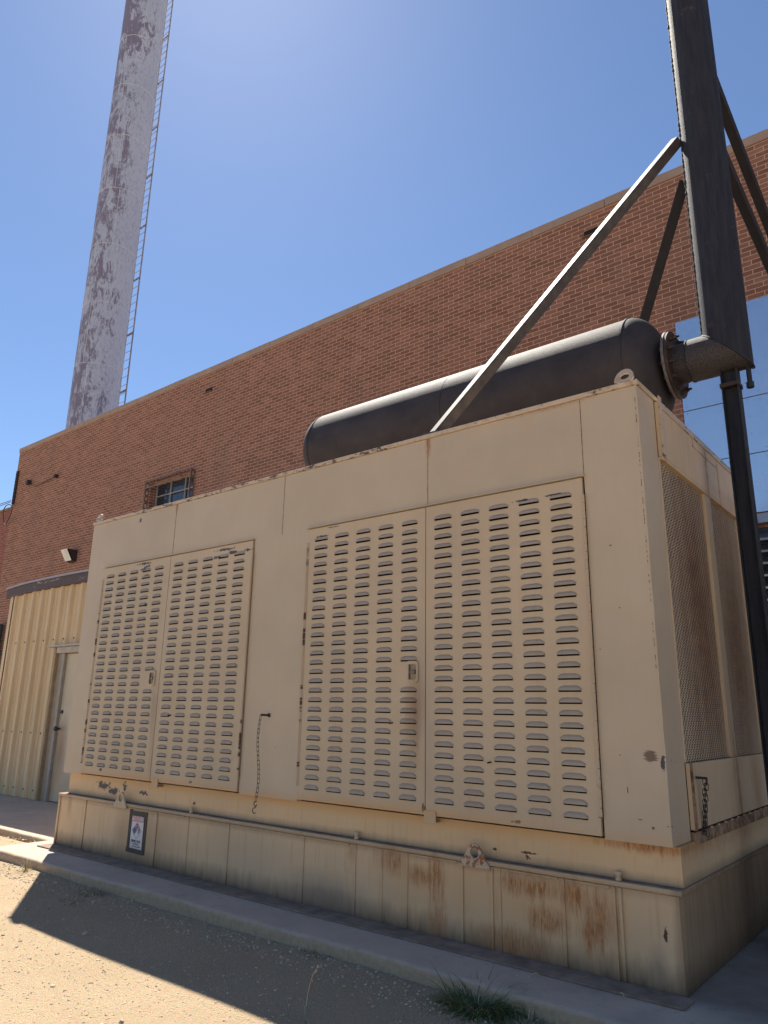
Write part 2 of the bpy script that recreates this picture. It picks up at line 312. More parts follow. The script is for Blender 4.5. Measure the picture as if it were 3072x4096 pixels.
f = t.m('ADD', t.m('ADD', t.m('MULTIPLY', n1, .6), t.m('MULTIPLY', n3, .4)), t.m('ADD', t.m('MULTIPLY', t.m('SUBTRACT', n2, .5), .35), t.ramp(side, -.5, 1., -.10, .03)))
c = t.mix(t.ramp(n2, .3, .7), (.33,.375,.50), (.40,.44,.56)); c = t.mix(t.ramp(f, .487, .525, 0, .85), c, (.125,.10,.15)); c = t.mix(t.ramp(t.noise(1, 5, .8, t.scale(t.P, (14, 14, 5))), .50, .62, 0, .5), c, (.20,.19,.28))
spz = t.n('ShaderNodeSeparateXYZ', {0: t.P}).outputs[2]
M_chim = t.out(c, .55, 0, .4); t.bump(f, .2, .01)
M_lad = plain('weathered_ladder_steel', (.30,.27,.27), .6, .3, .3, 5)
t = NT('blue_window_glass'); M_glass = t.out((.02,.03,.045), .06, 0, .9)
M_wfr = plain('rusty_window_frame', (.16,.10,.08), .7, 0, .3, 12)
M_wpale = plain('pale_mullion', (.34,.33,.32), .6)
M_lens = plain('lamp_lens', (.55,.56,.54), .35)
M_bronze = plain('bronze_lamp_housing', (.035,.025,.025), .5)
M_green = plain('green_pipe_paint', (.06,.09,.08), .5)
t = NT('blade_grass'); inf = t.n('ShaderNodeNewGeometry').outputs['Random Per Island']; M_grass = t.out(t.mix(inf, (.055,.095,.032), (.13,.175,.065)), .6, 0, .3)
t = NT('dry_grass'); inf = t.n('ShaderNodeNewGeometry').outputs['Random Per Island']; M_dry = t.out(t.mix(inf, (.38,.29,.15), (.50,.42,.25)), .7, 0, .3)
M_white = plain('sign_white', (.62,.62,.62), .45, 0, .04); M_black = plain('sign_black', (.03,.025,.03), .6, 0, .05)
M_tape = plain('black_tape', (.035,.032,.034), .55, 0, .15); M_red = plain('faded_sign_red', (.60,.25,.27), .5, 0, .08); M_blue = plain('sign_blue', (.05,.13,.36), .5, 0, .05)

# ------------------------------------------------------------------ setting: ground, slabs
def gz(x, y):
    h = -.08 + .006*math.sin(x*2.1+y) + .005*math.sin(x*.9-y*3.3)
    if x < -6.2 and y < .12: h += .035*min(1, (-6.2-x)*2)
    if y < -1.6: h += .0
    return h
mb = MB(); xs = [-400, -120, -60, -30, -20]+[-16+.5*i for i in range(12)]+[-10+.125*i for i in range(100)]+[2.5+.5*i for i in range(12)]+[12, 30, 60, 120, 400]
ys = [-400, -120, -60, -30, -16, -10]+[-8+.5*i for i in range(8)]+[-4+.125*i for i in range(34)]+[.5, 2, 6, 12, 30, 80, 400]
for y in ys:
    for x in xs: mb.v.append((x, y, gz(x, y) if -10 < x < 3 and -4 < y < .4 else -.08))
nx = len(xs)
for j in range(len(ys)-1):
    for i in range(nx-1): mb.f.append((j*nx+i, j*nx+i+1, (j+1)*nx+i+1, (j+1)*nx+i)); mb.m.append(0)
g = mb.build('ground', M_gnd, smooth=True); g['kind'] = 'structure'
def slab(name, x0, x1, y0, y1, z1, z0=-.3, wob=.012, seed=1):
    r = random.Random(seed); m = MB(); n = max(4, int((x1-x0)/.06)); prof = [(0,z0),(0.006,z1-.03),(.010,z1-.012),(.022,z1-.003),(.05,z1)]
    rows = []
    for i in range(n+1):
        x = x0+(x1-x0)*i/n; k = wob*(math.sin(x*3.1)*.5+math.sin(x*11.)*.25+r.uniform(-.35,.35)); rows.append([(x, y0+k*(1 if j < 4 else .4)+q[0], q[1]) for j, q in enumerate(prof)]+[(x, y1, z1), (x, y1, z0)])
    for a in rows: m.v += a
    c = len(rows[0])
    for i in range(n):
        for j in range(c-1): m.f.append((i*c+j, (i+1)*c+j, (i+1)*c+j+1, i*c+j+1)); m.m.append(0)
    m.f.append(tuple(range(c))[::-1]); m.m.append(0); m.f.append(tuple(n*c+j for j in range(c))); m.m.append(0)
    o = m.build(name, M_conc, smooth=True, angle=50); o['kind'] = 'structure'; return o
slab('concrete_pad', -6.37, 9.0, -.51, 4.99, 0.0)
slab('pavement', -24.0, -6.374, .105, 4.99, -.003, seed=3)

# gravel: one uncountable layer of small stones
phi = (1+5**.5)/2
ico = np.array([(-1,phi,0),(1,phi,0),(-1,-phi,0),(1,-phi,0),(0,-1,phi),(0,1,phi),(0,-1,-phi),(0,1,-phi),(phi,0,-1),(phi,0,1),(-phi,0,-1),(-phi,0,1)])/1.9
icf = np.array([(0,11,5),(0,5,1),(0,1,7),(0,7,10),(0,10,11),(1,5,9),(5,11,4),(11,10,2),(10,7,6),(7,1,8),(3,9,4),(3,4,2),(3,2,6),(3,6,8),(3,8,9),(4,9,5),(2,4,11),(6,2,10),(8,6,7),(9,8,1)])
V = []; F = []; k = 0
def stones(n, xr, yr, smin, smax, pw=2.5, zf=None):
    global k
    for _ in range(n):
        x = rng.uniform(*xr); y = rng.uniform(*yr)
        s_ = smin + (smax-smin)*rng.random()**pw
        q = ico*(1+rng.uniform(-.28,.28,(12,1)))*np.array([rng.uniform(.7,1.3), rng.uniform(.7,1.3), rng.uniform(.45,.8)])*s_
        a = rng.uniform(0, 6.28); ca, sa = math.cos(a), math.sin(a)
        q = np.stack([q[:,0]*ca-q[:,1]*sa, q[:,0]*sa+q[:,1]*ca, q[:,2]], 1)
        z = (zf if zf is not None else gz(x, y)) + s_*.18
        V.append(q+np.array([x, y, z])); F.append(icf+k); k += 12
stones(14000, (-7.5, 0.6), (-2.6, -.53), .0015, .007)
stones(3600, (-7.5, .4), (-.80, -.50), .002, .011, 3)
stones(1600, (-11, -6.4), (-1.2, .10), .004, .014, 2)
stones(60, (-6.5, .4), (-2.2, -.6), .010, .024, 2)
stones(90, (-6, 2.5), (-.45, -.2), .002, .008, 2, 0.0)
stones(14, (.1, 1.2), (.1, 1.4), .006, .028, 3, 0.0)
me = bpy.data.meshes.new('gravel'); me.from_pydata(np.concatenate(V).tolist(), [], np.concatenate(F).tolist()); me.materials.append(M_peb)
go = bpy.data.objects.new('gravel', me); COL.objects.link(go); go['kind'] = 'stuff'; tag(go, 'loose small tan stones over the yard and along the concrete edge', 'gravel')

# ------------------------------------------------------------------ brick building
YW = 5.0; XL = -19.93; XR = 12.0; ZC = 8.545
B = thing('brick_building', 'long tall red brown brick building with flat roof and stone coping behind the generator', 'building')
wx0, wx1, wz0, wz1 = -12.93, -11.30, 4.9, 6.30
mb = MB(); DB = 16
mb.box(XL, wx0, YW, YW+.3, -.3, ZC); mb.box(wx1, XR, YW, YW+.3, -.3, ZC); mb.box(wx0, wx1, YW, YW+.3, -.3, wz0); mb.box(wx0, wx1, YW, YW+.3, wz1, ZC)
mb.box(XL, XL+.3, YW+.3, YW+DB, -.3, ZC); mb.box(XR-.3, XR, YW+.3, YW+DB, -.3, ZC); mb.box(XL+.3, XR-.3, YW+DB-.3, YW+DB, -.3, ZC)
mb.build('wall', M_brick, B)
mb = MB(); mb.box(XL+.3, XR-.3, YW+.3, YW+DB-.3, ZC-.5, ZC-.3); mb.build('roof', M_ledge, B)
mb = MB(); x = XL-.02; jr = random.Random(4)
while x < XR:
    x2 = min(XR+.02, x+jr.choice((1.2, 1.22, 1.18))); dz = jr.uniform(-.004,.004)
    mb.box(x+.003, x2-.003, YW-.022+jr.uniform(-.003,.003), YW+.34, ZC, ZC+.135+dz); x = x2
mb.box(XL-.02, XL+.33, YW+.35, YW+DB, ZC, ZC+.135)
mb.build('coping', M_cop, B, bevel=.006)
# window: glass set back, rusty perforated cage in front
wn = MB(); wn.box(wx0, wx1, YW+.20, YW+.24, wz0, wz1); wn = wn.build('window', M_glass, B)
mb = MB()
for x in (-12.93, -12.38, -11.84, -11.30): mb.box(x-.008, x+.008, YW+.165, YW+.198, wz0, wz1)
for z in (5.35, 5.72, 6.02): mb.box(wx0, wx1, YW+.160, YW+.196, z-.007, z+.007)
mb.build('muntin', M_wpale, wn)
mb = MB()
CX0, CX1, CY0, CZ1 = -12.98, -11.29, YW-.10, 6.33
def holed(x0, x1, z0, z1, fn, n, hr, th, flip=False):   # strip of plate with oval holes; fn maps (u,v,d)->xyz
    for i in range(n):
        a0, a1 = x0+(x1-x0)*i/n, x0+(x1-x0)*(i+1)/n; ca, cb = (a0+a1)/2, (z0+z1)/2; N = 16
        out = []; hol = []
        for q in range(N):
            an = 2*math.pi*(q+.5)/N; c_, s_ = math.cos(an), math.sin(an); mx = max(abs(c_), abs(s_))
            out.append((ca+(a1-a0)/2*c_/mx, cb+(z1-z0)/2*s_/mx)); hol.append((ca+hr*(a1-a0)*c_, cb+hr*(z1-z0)*s_))
        for q in range(N):
            j = (q+1) % N
            for d in (0, th): mb.quad(fn(*out[q], d), fn(*out[j], d), fn(*hol[j], d), fn(*hol[q], d))
            mb.quad(fn(*hol[q], 0), fn(*hol[j], 0), fn(*hol[j], th), fn(*hol[q], th))
holed(CX0, CX1, CY0, YW-.002, lambda u, v, d: (u, v, CZ1-d), 12, .33, .006)
holed(4.9, CZ1-.01, CY0, YW-.002, lambda u, v, d: (CX0+d, v, u), 9, .33, .006)
holed(4.9, CZ1-.01, CY0, YW-.002, lambda u, v, d: (CX1-d, v, u), 9, .33, .006)
mb.box(CX0-.012, CX1+.012, CY0-.014, CY0-.002, CZ1-.015, CZ1+.01)
mb.build('security_cage', M_wfr, wn)
mb = MB()
for x in (CX0, CX1): mb.box(x-.006, x+.006, CY0-.03, CY0-.016, 4.9, CZ1-.017)
for z in (6.16, 5.40): mb.box(CX0-.012, CX1+.012, CY0-.044, CY0-.0305, z-.007, z+.007)
mb.build('window_bar', plain('rusty_bar', (.26,.19,.16), .6), wn)
for x, z in ((-2.16, 8.17), (-11.05, 8.085)):
    mb = MB(); mb.box(x-.11, x+.11, YW-.012, YW-.003, z-.005, z+.09); o = mb.build('scupper', M_dark, B); m2 = MB(); m2.box(x-.13, x+.13, YW-.05, YW-.003, z-.016, z-.007); m2.build('drip_sill', M_wfr, o)
# sheet metal infill and louvre bank at the right
pnm = MB(); pnm.box(-1.095, XR-.5, YW-.055, YW-.002, 3.64, 6.325)
seam_ = MB()
for z in (5.068, 4.355): seam_.box(-1.095, XR-.5, YW-.059, YW-.0555, z-.005, z+.005)
mb = pnm; r5 = random.Random(5)
for z in (6.26, 5.12, 5.02, 4.41, 4.30, 3.8):
    for q in range(14): mb.box(-1.05+q*.42-.004, -1.05+q*.42+.004, YW-.060, YW-.0565, z-.004, z+.004, 1)
for x in (-1.05, -.35, .35):
    for q in range(7): mb.box(x-.004, x+.004, YW-.060, YW-.0565, 4.6+q*.22-.004, 4.6+q*.22+.004, 1)
pn = mb.build('metal_infill_panel', [M_sheet, M_seam], B)
pieces(seam_, 'panel_seam', M_seam, pn)
lv = MB(); lv.box(-1.2, XR-.5, YW-.012, YW-.002, .3, 3.46); lv = lv.build('louvre_bank', plain('louvre_back', (.035,.045,.06), .35, .5), B)
mb = MB(); z = 3.36
mb.box(-1.2, XR-.5, YW-.14, YW-.013, 3.49, 3.60)
while z > .4:
    mb.quad((-1.2, YW-.14, z-.055), (XR-.5, YW-.14, z-.055), (XR-.5, YW-.02, z+.05), (-1.2, YW-.02, z+.05)); mb.box(-1.2, XR-.5, YW-.150, YW-.1405, z-.075, z-.052); z -= .138
pieces(mb, 'slat', M_slat, lv)

# small wall fittings
lw = thing('wall_lamp', 'small wedge shaped wall pack lamp with pale lens on the brick wall above the shed', 'lamp')
mb = MB(); x0, x1 = -16.25, -15.84; y1 = YW-.003
mb.add([(x0+.1,y1,5.10),(x1,y1,5.10),(x1,y1,4.80),(x0+.1,y1,4.80),(x0+.1,y1-.24,5.10),(x1,y1-.24,5.10),(x1,y1-.09,4.83),(x0+.1,y1-.09,4.83)],
       [(0,1,5,4),(1,2,6,5),(3,0,4,7),(2,3,7,6),(0,3,2,1)]); mb.build('housing', M_bronze, lw)
mb = MB(); mb.add([(x0+.08,y1-.27,5.095),(x1-.02,y1-.27,5.095),(x1-.02,y1-.115,4.83),(x0+.08,y1-.115,4.83),(x0+.09,y1-.02,5.095),(x0+.09,y1-.02,4.83)],
       [(0,1,2,3),(4,0,3,5),(1,0,4)]); mb.build('lens', M_lens, lw); based(lw, (-16, YW, 4.8))
mb = MB(); P = [(-18.95,YW-.03,7.42),(-18.8,YW-.05,7.34),(-18.55,YW-.05,7.25),(-18.2,YW-.04,7.27),(-17.85,YW-.04,7.31),(-17.45,YW-.03,7.34)]
mb.tube(P, .012, 6); mb.box(-17.47,-17.38,YW-.1,YW-.003,7.30,7.38); mb.box(-19.02,-18.9,YW-.12,YW-.003,7.38,7.5)
tag(mb.build('wall_cable', M_bronze), 'thin cable sagging between two small fixings high on the brick wall near its corner', 'cable')
mb = MB(); c0 = Vector((-19.86, YW-.12, 6.62)); mb.tube([c0+Vector((.24*math.cos(a), .03*math.sin(2*a), .30*math.sin(a))) for a in [2*math.pi*i/28 for i in range(28)]], .013, 6, closed=True)
tag(mb.build('cable_coil', M_bronze), 'coiled loop of dark cable hanging at the left corner of the brick building', 'cable')
for dz, nm in ((0, 'lower'), (.22, 'upper')):
    mb = MB(); mb.tube([(-34, 5.2, 7.3+dz), (-27, 5.1, 6.98+dz*.8), (-19.9, YW-.06, 7.02+dz*.2)], .011, 6)
    tag(mb.build('service_wire', M_bronze), nm+' of two overhead wires reaching the left corner of the brick building', 'wire', 'overhead wires at the building corner')
mb = MB()
for i in range(9): mb.box(-19.842, -19.786, YW-.05, YW-.003, 7.0+i*.11, 7.02+i*.11)
mb.box(-19.86,-19.8415,YW-.05,YW-.003,6.95,7.95); mb.box(-19.7865,-19.77,YW-.05,YW-.003,6.95,7.95)
tag(mb.build('wire_rack', M_bronze), 'small ladder shaped wire rack on the left edge of the brick wall', 'rack')
mb = MB(); mb.tube([(-19.25,YW-.12,3.45),(-19.25,YW-.12,-.1)], .09, 12); mb.box(-19.5,-19.0,YW-.05,YW-.003,2.6,2.66)
tag(mb.build('downpipe', M_green, smooth=True), 'dark green vertical pipe on the brick wall at the left edge of the picture', 'pipe')
an = thing('brick_annex', 'lower plain red brick building beyond the left corner of the tall brick building', 'building')
mb = MB(); mb.box(-36, XL-.03, 6.0, 7.05, -.3, 7.40); mb.build('wall', M_brick2, an)
mb = MB(); mb.box(-36, XL-.03, 5.93, 7.06, 7.403, 7.47); mb.build('roof_edge', M_ledge, an); based(an, (-27, 6.5, -.08))

# ------------------------------------------------------------------ tall steel chimney
ch = thing('steel_chimney', 'tall round white steel chimney with peeling purple grey paint and a side ladder', 'chimney')
CX, CY, CR = -21.631, 7.955, .79
mb = MB(); mb.lathe([(z, CR) for z in [-.3+2.4*i for i in range(24)]], (CX, CY, 0), 'z', 72); mb.build('shaft', M_chim, ch, smooth=True)
mb = MB()
for i in range(22):
    z = 3.3+2.38*i; mb.lathe([(z-.008, CR+.001), (z-.004, CR+.008), (z+.004, CR+.008), (z+.008, CR+.001)], (CX, CY, 0), 'z', 72)
for i in range(22):
    a = R_(-75+((i*47) % 60)); p = (CX+(CR+.004)*math.cos(a), CY+(CR+.004)*math.sin(a)); mb.tube([(p[0],p[1],3.3+2.38*i),(p[0],p[1],5.68+2.38*i)], .008, 5)
mb.build('weld_seam', plain('pale_weld_seam', (.50,.53,.62), .5), ch, smooth=True)
ld = MB(); AX, AY = -21.62, 8.86
for x in (AX, AX+.45): ld.box(x-.03, x+.03, AY-.012, AY+.012, 2, 52)
ld = ld.build('ladder', M_lad, ch)
mb = MB(); z = 8.9
while z < 33: mb.tube([(AX+.03, AY, z), (AX+.42, AY, z)], .012, 6); z += .335
pieces(mb, 'rung', M_lad, ld)
mb = MB(); z = 12.33
while z < 33:
    mb.obox((AX+.10, AY-.13, z), (.012,.0,0), (0,.16,0), (0,0,.02)); mb.box(AX-.03, AX+.50, AY-.020, AY-.013, z-.05, z+.05); z += 2.3
pieces(mb, 'bracket', M_lad, ld)
based(ch, (CX, CY, -.08))

# ------------------------------------------------------------------ shed
sh = thing('metal_shed', 'cream ribbed metal shed with peeling purple fascia at the foot of the brick wall', 'shed')
SX0, SX1, SY, SZ = -11.42, -7.85, 1.64, 3.17
mb = MB()
def ribbed(p0, p1, z0, z1, nrm, x_skip=None):     # box-rib cladding from p0 to p1
    d = (Vector(p1)-Vector(p0)); ln = d.length; d.normalize(); n = Vector(nrm); s_ = .12; prof = []
    while s_ < ln-.1:
        prof += [(s_-.045, 0), (s_-.02, .040), (s_+.02, .040), (s_+.045, 0), (s_+.12, 0), (s_+.128, .008), (s_+.14, .008), (s_+.148, 0)]; s_ += .306
    prof = [(0, 0)]+prof+[(ln, 0)]
    for (a, h), (b, g_) in zip(prof, prof[1:]):
        A = Vector(p0)+d*a+n*h; Bp = Vector(p0)+d*b+n*g_
        lo = z0
        if x_skip and A.x > x_skip[0]-.01 and Bp.x < x_skip[1]+.01: lo = x_skip[2]
        mb.quad((A.x,A.y,lo), (Bp.x,Bp.y,lo), (Bp.x,Bp.y,z1), (A.x,A.y,z1))
ribbed((SX0,SY,0), (SX1,SY,0), 0, SZ, (0,-1,0), (-9.72,-8.3,2.20)); ribbed((SX1,SY,0), (SX1,YW,0), 0, SZ, (1,0,0)); ribbed((SX0,YW,0), (SX0,SY,0), 0, SZ, (-1,0,0))
mb.build('siding', M_shed, sh)
mb = MB(); mb.box(SX0-.035, SX0+.05, SY-.04, SY-.034, 0, SZ); mb.box(SX0-.04, SX0-.034, SY-.04, SY+.06, 0, SZ); mb.build('corner_trim', M_shed, sh)
mb = MB()
for z in (2.33, .93, .12):
    for i in range(12):
        x = SX0+.12+.306*i+.20
        if x < -9.75 or z > 2.3: mb.tube([(x, SY-.012, z), (x, SY-.001, z)], .011, 8)
mb.build('siding_screw', M_bronze, sh)
mb = MB(); n = 30
for i in range(n):
    xa, xb = SX0-.16+(SX1-SX0+.24)*i/n, SX0-.16+(SX1-SX0+.24)*(i+1)/n
    z_ = lambda x: 3.125+.035*math.sin((x-SX0+.3)/4.2*math.pi)-.03*max(0, SX0+.5-x)
    za, zb_ = z_(xa), z_(xb)
    mb.add([(xa,SY-.065,za),(xb,SY-.065,zb_),(xb,SY+.0,zb_),(xa,SY+.0,za),(xa,SY-.065,za+.15),(xb,SY-.065,zb_+.15),(xb,SY+0,zb_+.17),(xa,SY+0,za+.17)], [(0,3,2,1),(0,1,5,4),(4,5,6,7)]+([(3,0,4,7)] if i == 0 else [])+([(1,2,6,5)] if i == n-1 else []))
mb.build('fascia', M_fas, sh)
mb = MB()
for i in range(n):
    xa, xb = SX0-.18+(SX1-SX0+.28)*i/n, SX0-.18+(SX1-SX0+.28)*(i+1)/n; za, zb_ = z_(xa)+.15, z_(xb)+.15
    mb.add([(xa,SY-.080,za),(xb,SY-.080,zb_),(xb,SY-.080,zb_+.035),(xa,SY-.080,za+.035),(xb,YW-.01,zb_+.30),(xa,YW-.01,za+.30)], [(0,1,2,3),(3,2,4,5)])
mb.build('roof', M_cap, sh)
dr = MB(); dr.box(-9.455, -8.54, SY+.035, SY+.08, .01, 2.10); dr = dr.build('door', M_shdoor, sh)
mb = MB(); mb.lathe([(0,.012),(-.03,.014),(-.045,.030),(-.075,.034),(-.09,.02),(-.09,0)], (-9.40,SY+.03,1.01), 'y', 16); mb.build('door_knob', M_bronze, dr, smooth=True)
mb = MB(); mb.lathe([(0,.028),(-.012,.026),(-.014,0)], (-9.395,SY+.03,1.25), 'y', 16); mb.build('deadbolt', M_bronze, dr, smooth=True)
mb = MB(); mb.box(-9.525, -9.46, SY-.01, SY+.12, 0, 2.17); mb.box(-9.46, -8.49, SY-.01, SY+.12, 2.105, 2.17); mb.box(-8.535, -8.47, SY-.01, SY+.12, 0, 2.103)
mb.build('door_frame', plain('grey_door_frame', (.30,.28,.25), .5), sh)
mb = MB(); mb.box(-9.70, -9.53, SY+.01, SY+.03, 0, 2.20); mb.box(-9.70, -9.685, SY-.035, SY+.009, 0, 2.20); mb.build('door_trim', plain('trim_reveal', (.34,.26,.17), .6), sh)
mb = MB(); mb.box(-9.80, -8.3, SY-.13, SY-.036, 2.20, 2.225); mb.box(-9.62, -8.3, SY-.06, SY-.011, 2.11, 2.197); mb.build('door_hood', plain('pale_flashing', (.42,.38,.33), .5), sh)
mb = MB(); mb.box(SX0+.02, SX1-.02, SY+.13, YW-.02, 0.0, .02); mb.box(SX0+.02, SX1-.02, SY+.128, SY+.15, .03, 3.1); mb.build('inner_wall', M_dark, sh)
based(sh, (-9.6, 3.3, 0))

# ------------------------------------------------------------------ generator
G = thing('diesel_generator', 'large tan louvred generator enclosure with rust stains on a rusty base fuel tank', 'generator')
# body: frame, roof, back, side columns (all outer faces stop short of each other)
mb = MB(); th = .05
doors = [(-5.763,-4.584), (-4.584,-3.393), (-2.732,-1.557), (-1.557,-.366)]
mb.box(-L, 0, 0, th, 2.756, ZT-.034)
mb.box(-L, -5.766, 0, th, ZB, 2.756); mb.box(-3.390, -2.735, 0, th, ZB, 2.756); mb.box(-.363, 0, 0, th, ZB, 2.756)
mb.box(-th, 0, th, .30, ZB, ZT-.034); mb.box(-th, 0, 2.15, DP-th, ZB, ZT-.034)
mb.box(-L, 0, DP-th, DP, ZB, ZT-.034); mb.box(-L, -L+th, th, DP-th, ZB, ZT-.034)
bodymb = mb
mb = MB(); mb.box(-L+.01, -.01, .01, DP-.01, ZT-.034, ZT-.006); mb.build('roof', M_trimr, G)
mb = MB()
mb.box(-L-.008, .012, -.012, .03, ZT-.032, ZT); mb.box(-.03, .012, .03, DP+.01, ZT-.032, ZT); mb.box(-L-.008, -L+.03, .03, DP+.01, ZT-.032, ZT); mb.box(-L+.03, -.03, DP-.03, DP+.01, ZT-.032, ZT)
mb.build('roof_trim', M_trimr, G, bevel=.003)
mb = MB()
for x in (-4.584, -3.053, -1.550, -.364): mb.box(x-.0025, x+.0025, -.0015, .004, 2.757, ZT-.036)
pieces(mb, 'panel_joint', M_rust, G)
rs = random.Random(9); z = ZB+.02; mb = bodymb
while z < ZT-.05:       # cracked corner bead and small chips belong to the body sheet
    h = rs.uniform(.03, .09); mb.box(-.010, .0012+rs.uniform(-.001,.001), -.0035, -.0008, z, z+h); z += h+rs.uniform(.0, .004)
for _ in range(70):
    z = 1.55+1.65*rs.random()**.8; h = rs.uniform(.004,.014); mb.box(-.0145, -.0112, -.0022, -.0006, z, z+h, 1)
for x, z, a, b in ((-.22,.93,.0,.03),(-.17,.80,.02,.004),(-.02,.78,.03,.004),(-.10,.76,.012,.012),(-.25,1.12,.004,.008),(-.33,1.7,.01,.004),(-.2,1.93,.01,.005),(-.23,2.3,.012,.008),(-3.0,1.05,.005,.005),(-3.2,.98,.006,.006)):
    mb.box(x, x+max(.003,a), -.0022, -.0006, z, z+max(.003,b), 1)
mb.build('body_panel', [M_body, plain('bare_steel_chip', (.16,.10,.065), .8)], G)
# louvred doors
mb = MB()
for a, b in ((-5.775, -3.378), (-2.745, -.352)): mb.box(a, b, -.026, -.001, 2.7575, 2.7635)
pieces(mb, 'drip_edge', M_body, G)
ZR0, PZ, NR = 2.645, .0691, 28
def louvre_door(x0, x1, x_first, pitch, lw_, hinge_left, handle, chips):
    X0, X1, Z0, Z1 = x0+(.009 if hinge_left else .0035), x1-(.009 if hinge_left is False else .0035), .697, 2.749; YF = -.014
    jl = random.Random(int(-x0*100)); m = MB(); cols = [(x_first+k_*pitch, x_first+k_*pitch+lw_) for k_ in range(5)]
    xs_ = [X0]+[c for cc in cols for c in cc]+[X1]
    for i in range(0, 12, 2): m.quad((xs_[i],YF,Z0), (xs_[i+1],YF,Z0), (xs_[i+1],YF,Z1), (xs_[i],YF,Z1))
    for ci, (a, b) in enumerate(cols):
        zc = Z1
        for r_ in range(NR):
            if handle and ci == 4 and r_ in (15, 16): continue
            zb = ZR0-PZ*r_+jl.uniform(-.0006,.0006); dj = jl.uniform(.86,1.12); ht = zb+.014; hb = zb-.0080
            m.quad((a,YF,ht), (b,YF,ht), (b,YF,zc), (a,YF,zc)); zc = hb
            m.quad((a,YF,hb), (a+.006,YF,hb), (a+.006,YF,ht), (a,YF,ht)); m.quad((b-.006,YF,hb), (b,YF,hb), (b,YF,ht), (b-.006,YF,ht))
            # pressed hood
            o = len(m.v); NU, NV = 10, 5; xc = (a+b)/2; hw = (b-a)/2
            for v_ in range(NV+1):
                tv = v_/NV; wv = hw*(1-.20*(1-tv)**4); dep = .0145*dj*math.sin(tv*math.pi/2)**.8
                for u_ in range(NU+1):
                    tu = -1+2*u_/NU; tu = math.copysign(abs(tu)**.72, tu)
                    e = (1-abs(tu)**6)**.5 if abs(tu) < 1 else 0
                    m.v.append((xc+wv*tu, YF-.0006-dep*e, zb+.029*(1-tv)*(.35+.65*e)+.0005))
            for v_ in range(NV):
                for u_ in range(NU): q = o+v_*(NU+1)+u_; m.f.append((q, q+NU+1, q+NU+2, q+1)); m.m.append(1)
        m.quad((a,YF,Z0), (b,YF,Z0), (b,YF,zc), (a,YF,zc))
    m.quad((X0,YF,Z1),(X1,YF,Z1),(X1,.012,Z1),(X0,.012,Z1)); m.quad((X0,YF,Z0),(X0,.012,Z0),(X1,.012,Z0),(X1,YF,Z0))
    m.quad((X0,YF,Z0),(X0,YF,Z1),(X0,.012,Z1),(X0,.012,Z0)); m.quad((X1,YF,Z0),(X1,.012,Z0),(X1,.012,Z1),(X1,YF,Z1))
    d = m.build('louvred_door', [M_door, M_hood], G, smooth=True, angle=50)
    hx = x0 if hinge_left else x1
    if hinge_left is not None:
        m = MB(); z = .79; i = 0
        while z < 2.64:
            m.tube([(hx+(.004 if hinge_left else -.004), YF-.004, z+.001), (hx+(.004 if hinge_left else -.004), YF-.004, z+.0495)], .0062 if i % 3 else .0070, 8)
            m.box(hx-(.004 if hinge_left else .02), hx+(.02 if hinge_left else .004), YF-.004, YF-.0008, z+.0015, z+.049); z += .0514; i += 1
        m.build('hinge', M_hinge, d, smooth=True)
    if handle:
        hx_, hz = handle; m = MB(); N = 32; out = []; hol = []
        for q in range(N):
            an_ = 2*math.pi*(q+.5)/N; c_, s_ = math.cos(an_), math.sin(an_); k_ = 1/(abs(c_)**6+abs(s_)**6)**(1/6)
            ox = .055*c_*k_; oz = .074*s_*k_
            if ox < -.03: ox = -.03+(ox+.03)*(1.5-1.3*abs(oz)/.074)
            out.append((hx_+ox, hz+oz)); hol.append((hx_+.008+.032*c_*k_, hz+.052*s_*k_))
        m.plate(out, hol, YF-.011, YF-.0006); h = m.build('handle_plate', M_door, d, smooth=True)
        m = MB(); m.box(hx_-.026, hx_+.042, YF-.0015, YF-.0009, hz-.054, hz+.054); m.build('handle_recess', plain('handle_recess', (.30,.23,.14), .7), h)
        m = MB(); m.box(hx_-.024, hx_-.016, YF-.016, YF-.002, hz-.050, hz+.050); m.box(hx_-.016, hx_+.016, YF-.012, YF-.004, hz-.007, hz+.007)
        m.lathe([(-.002,.014),(-.014,.014),(-.017,.010),(-.018,0)], (hx_+.018, YF, hz), 'y', 16); m.build('latch_bar', plain('worn_latch_metal', (.20,.17,.15), .4, .6), h)
        m = MB(); m.lathe([(-.004,.010),(-.008,.009),(-.009,0)], (hx_-.045, YF, hz), 'y', 16); m.build('key_lock', plain('lock_metal', (.25,.2,.15), .4, .5), h)
    return d
louvre_door(*doors[0], -5.695, .2155, .150, True, (-4.703, 1.598), 0)
louvre_door(*doors[1], -4.520, .2190, .150, False, None, 0)
louvre_door(*doors[2], -2.655, .2200, .150, True, (-1.668, 1.598), 0)
louvre_door(*doors[3], -1.487, .2225, .155, False, None, 0)
mb = MB()
for x in (-4.50, -1.515): mb.box(x-.045, x+.045, -.022, -.0155, .655, .725); mb.box(x-.04, x+.04, -.0155, .04, .655, .662)
pieces(mb, 'latch_clip', M_door, G)
mb = MB()
for x, z, dx in ((-5.319,1.262,-.03), (-4.355,1.27,-.03), (-1.832,1.26,-.03), (-1.061,1.045,-.02)): mb.tube([(x, -.013, z), (x+dx*.3, -.045, z-.004)], .005, 6)
pieces(mb, 'door_stud', M_iron, G)
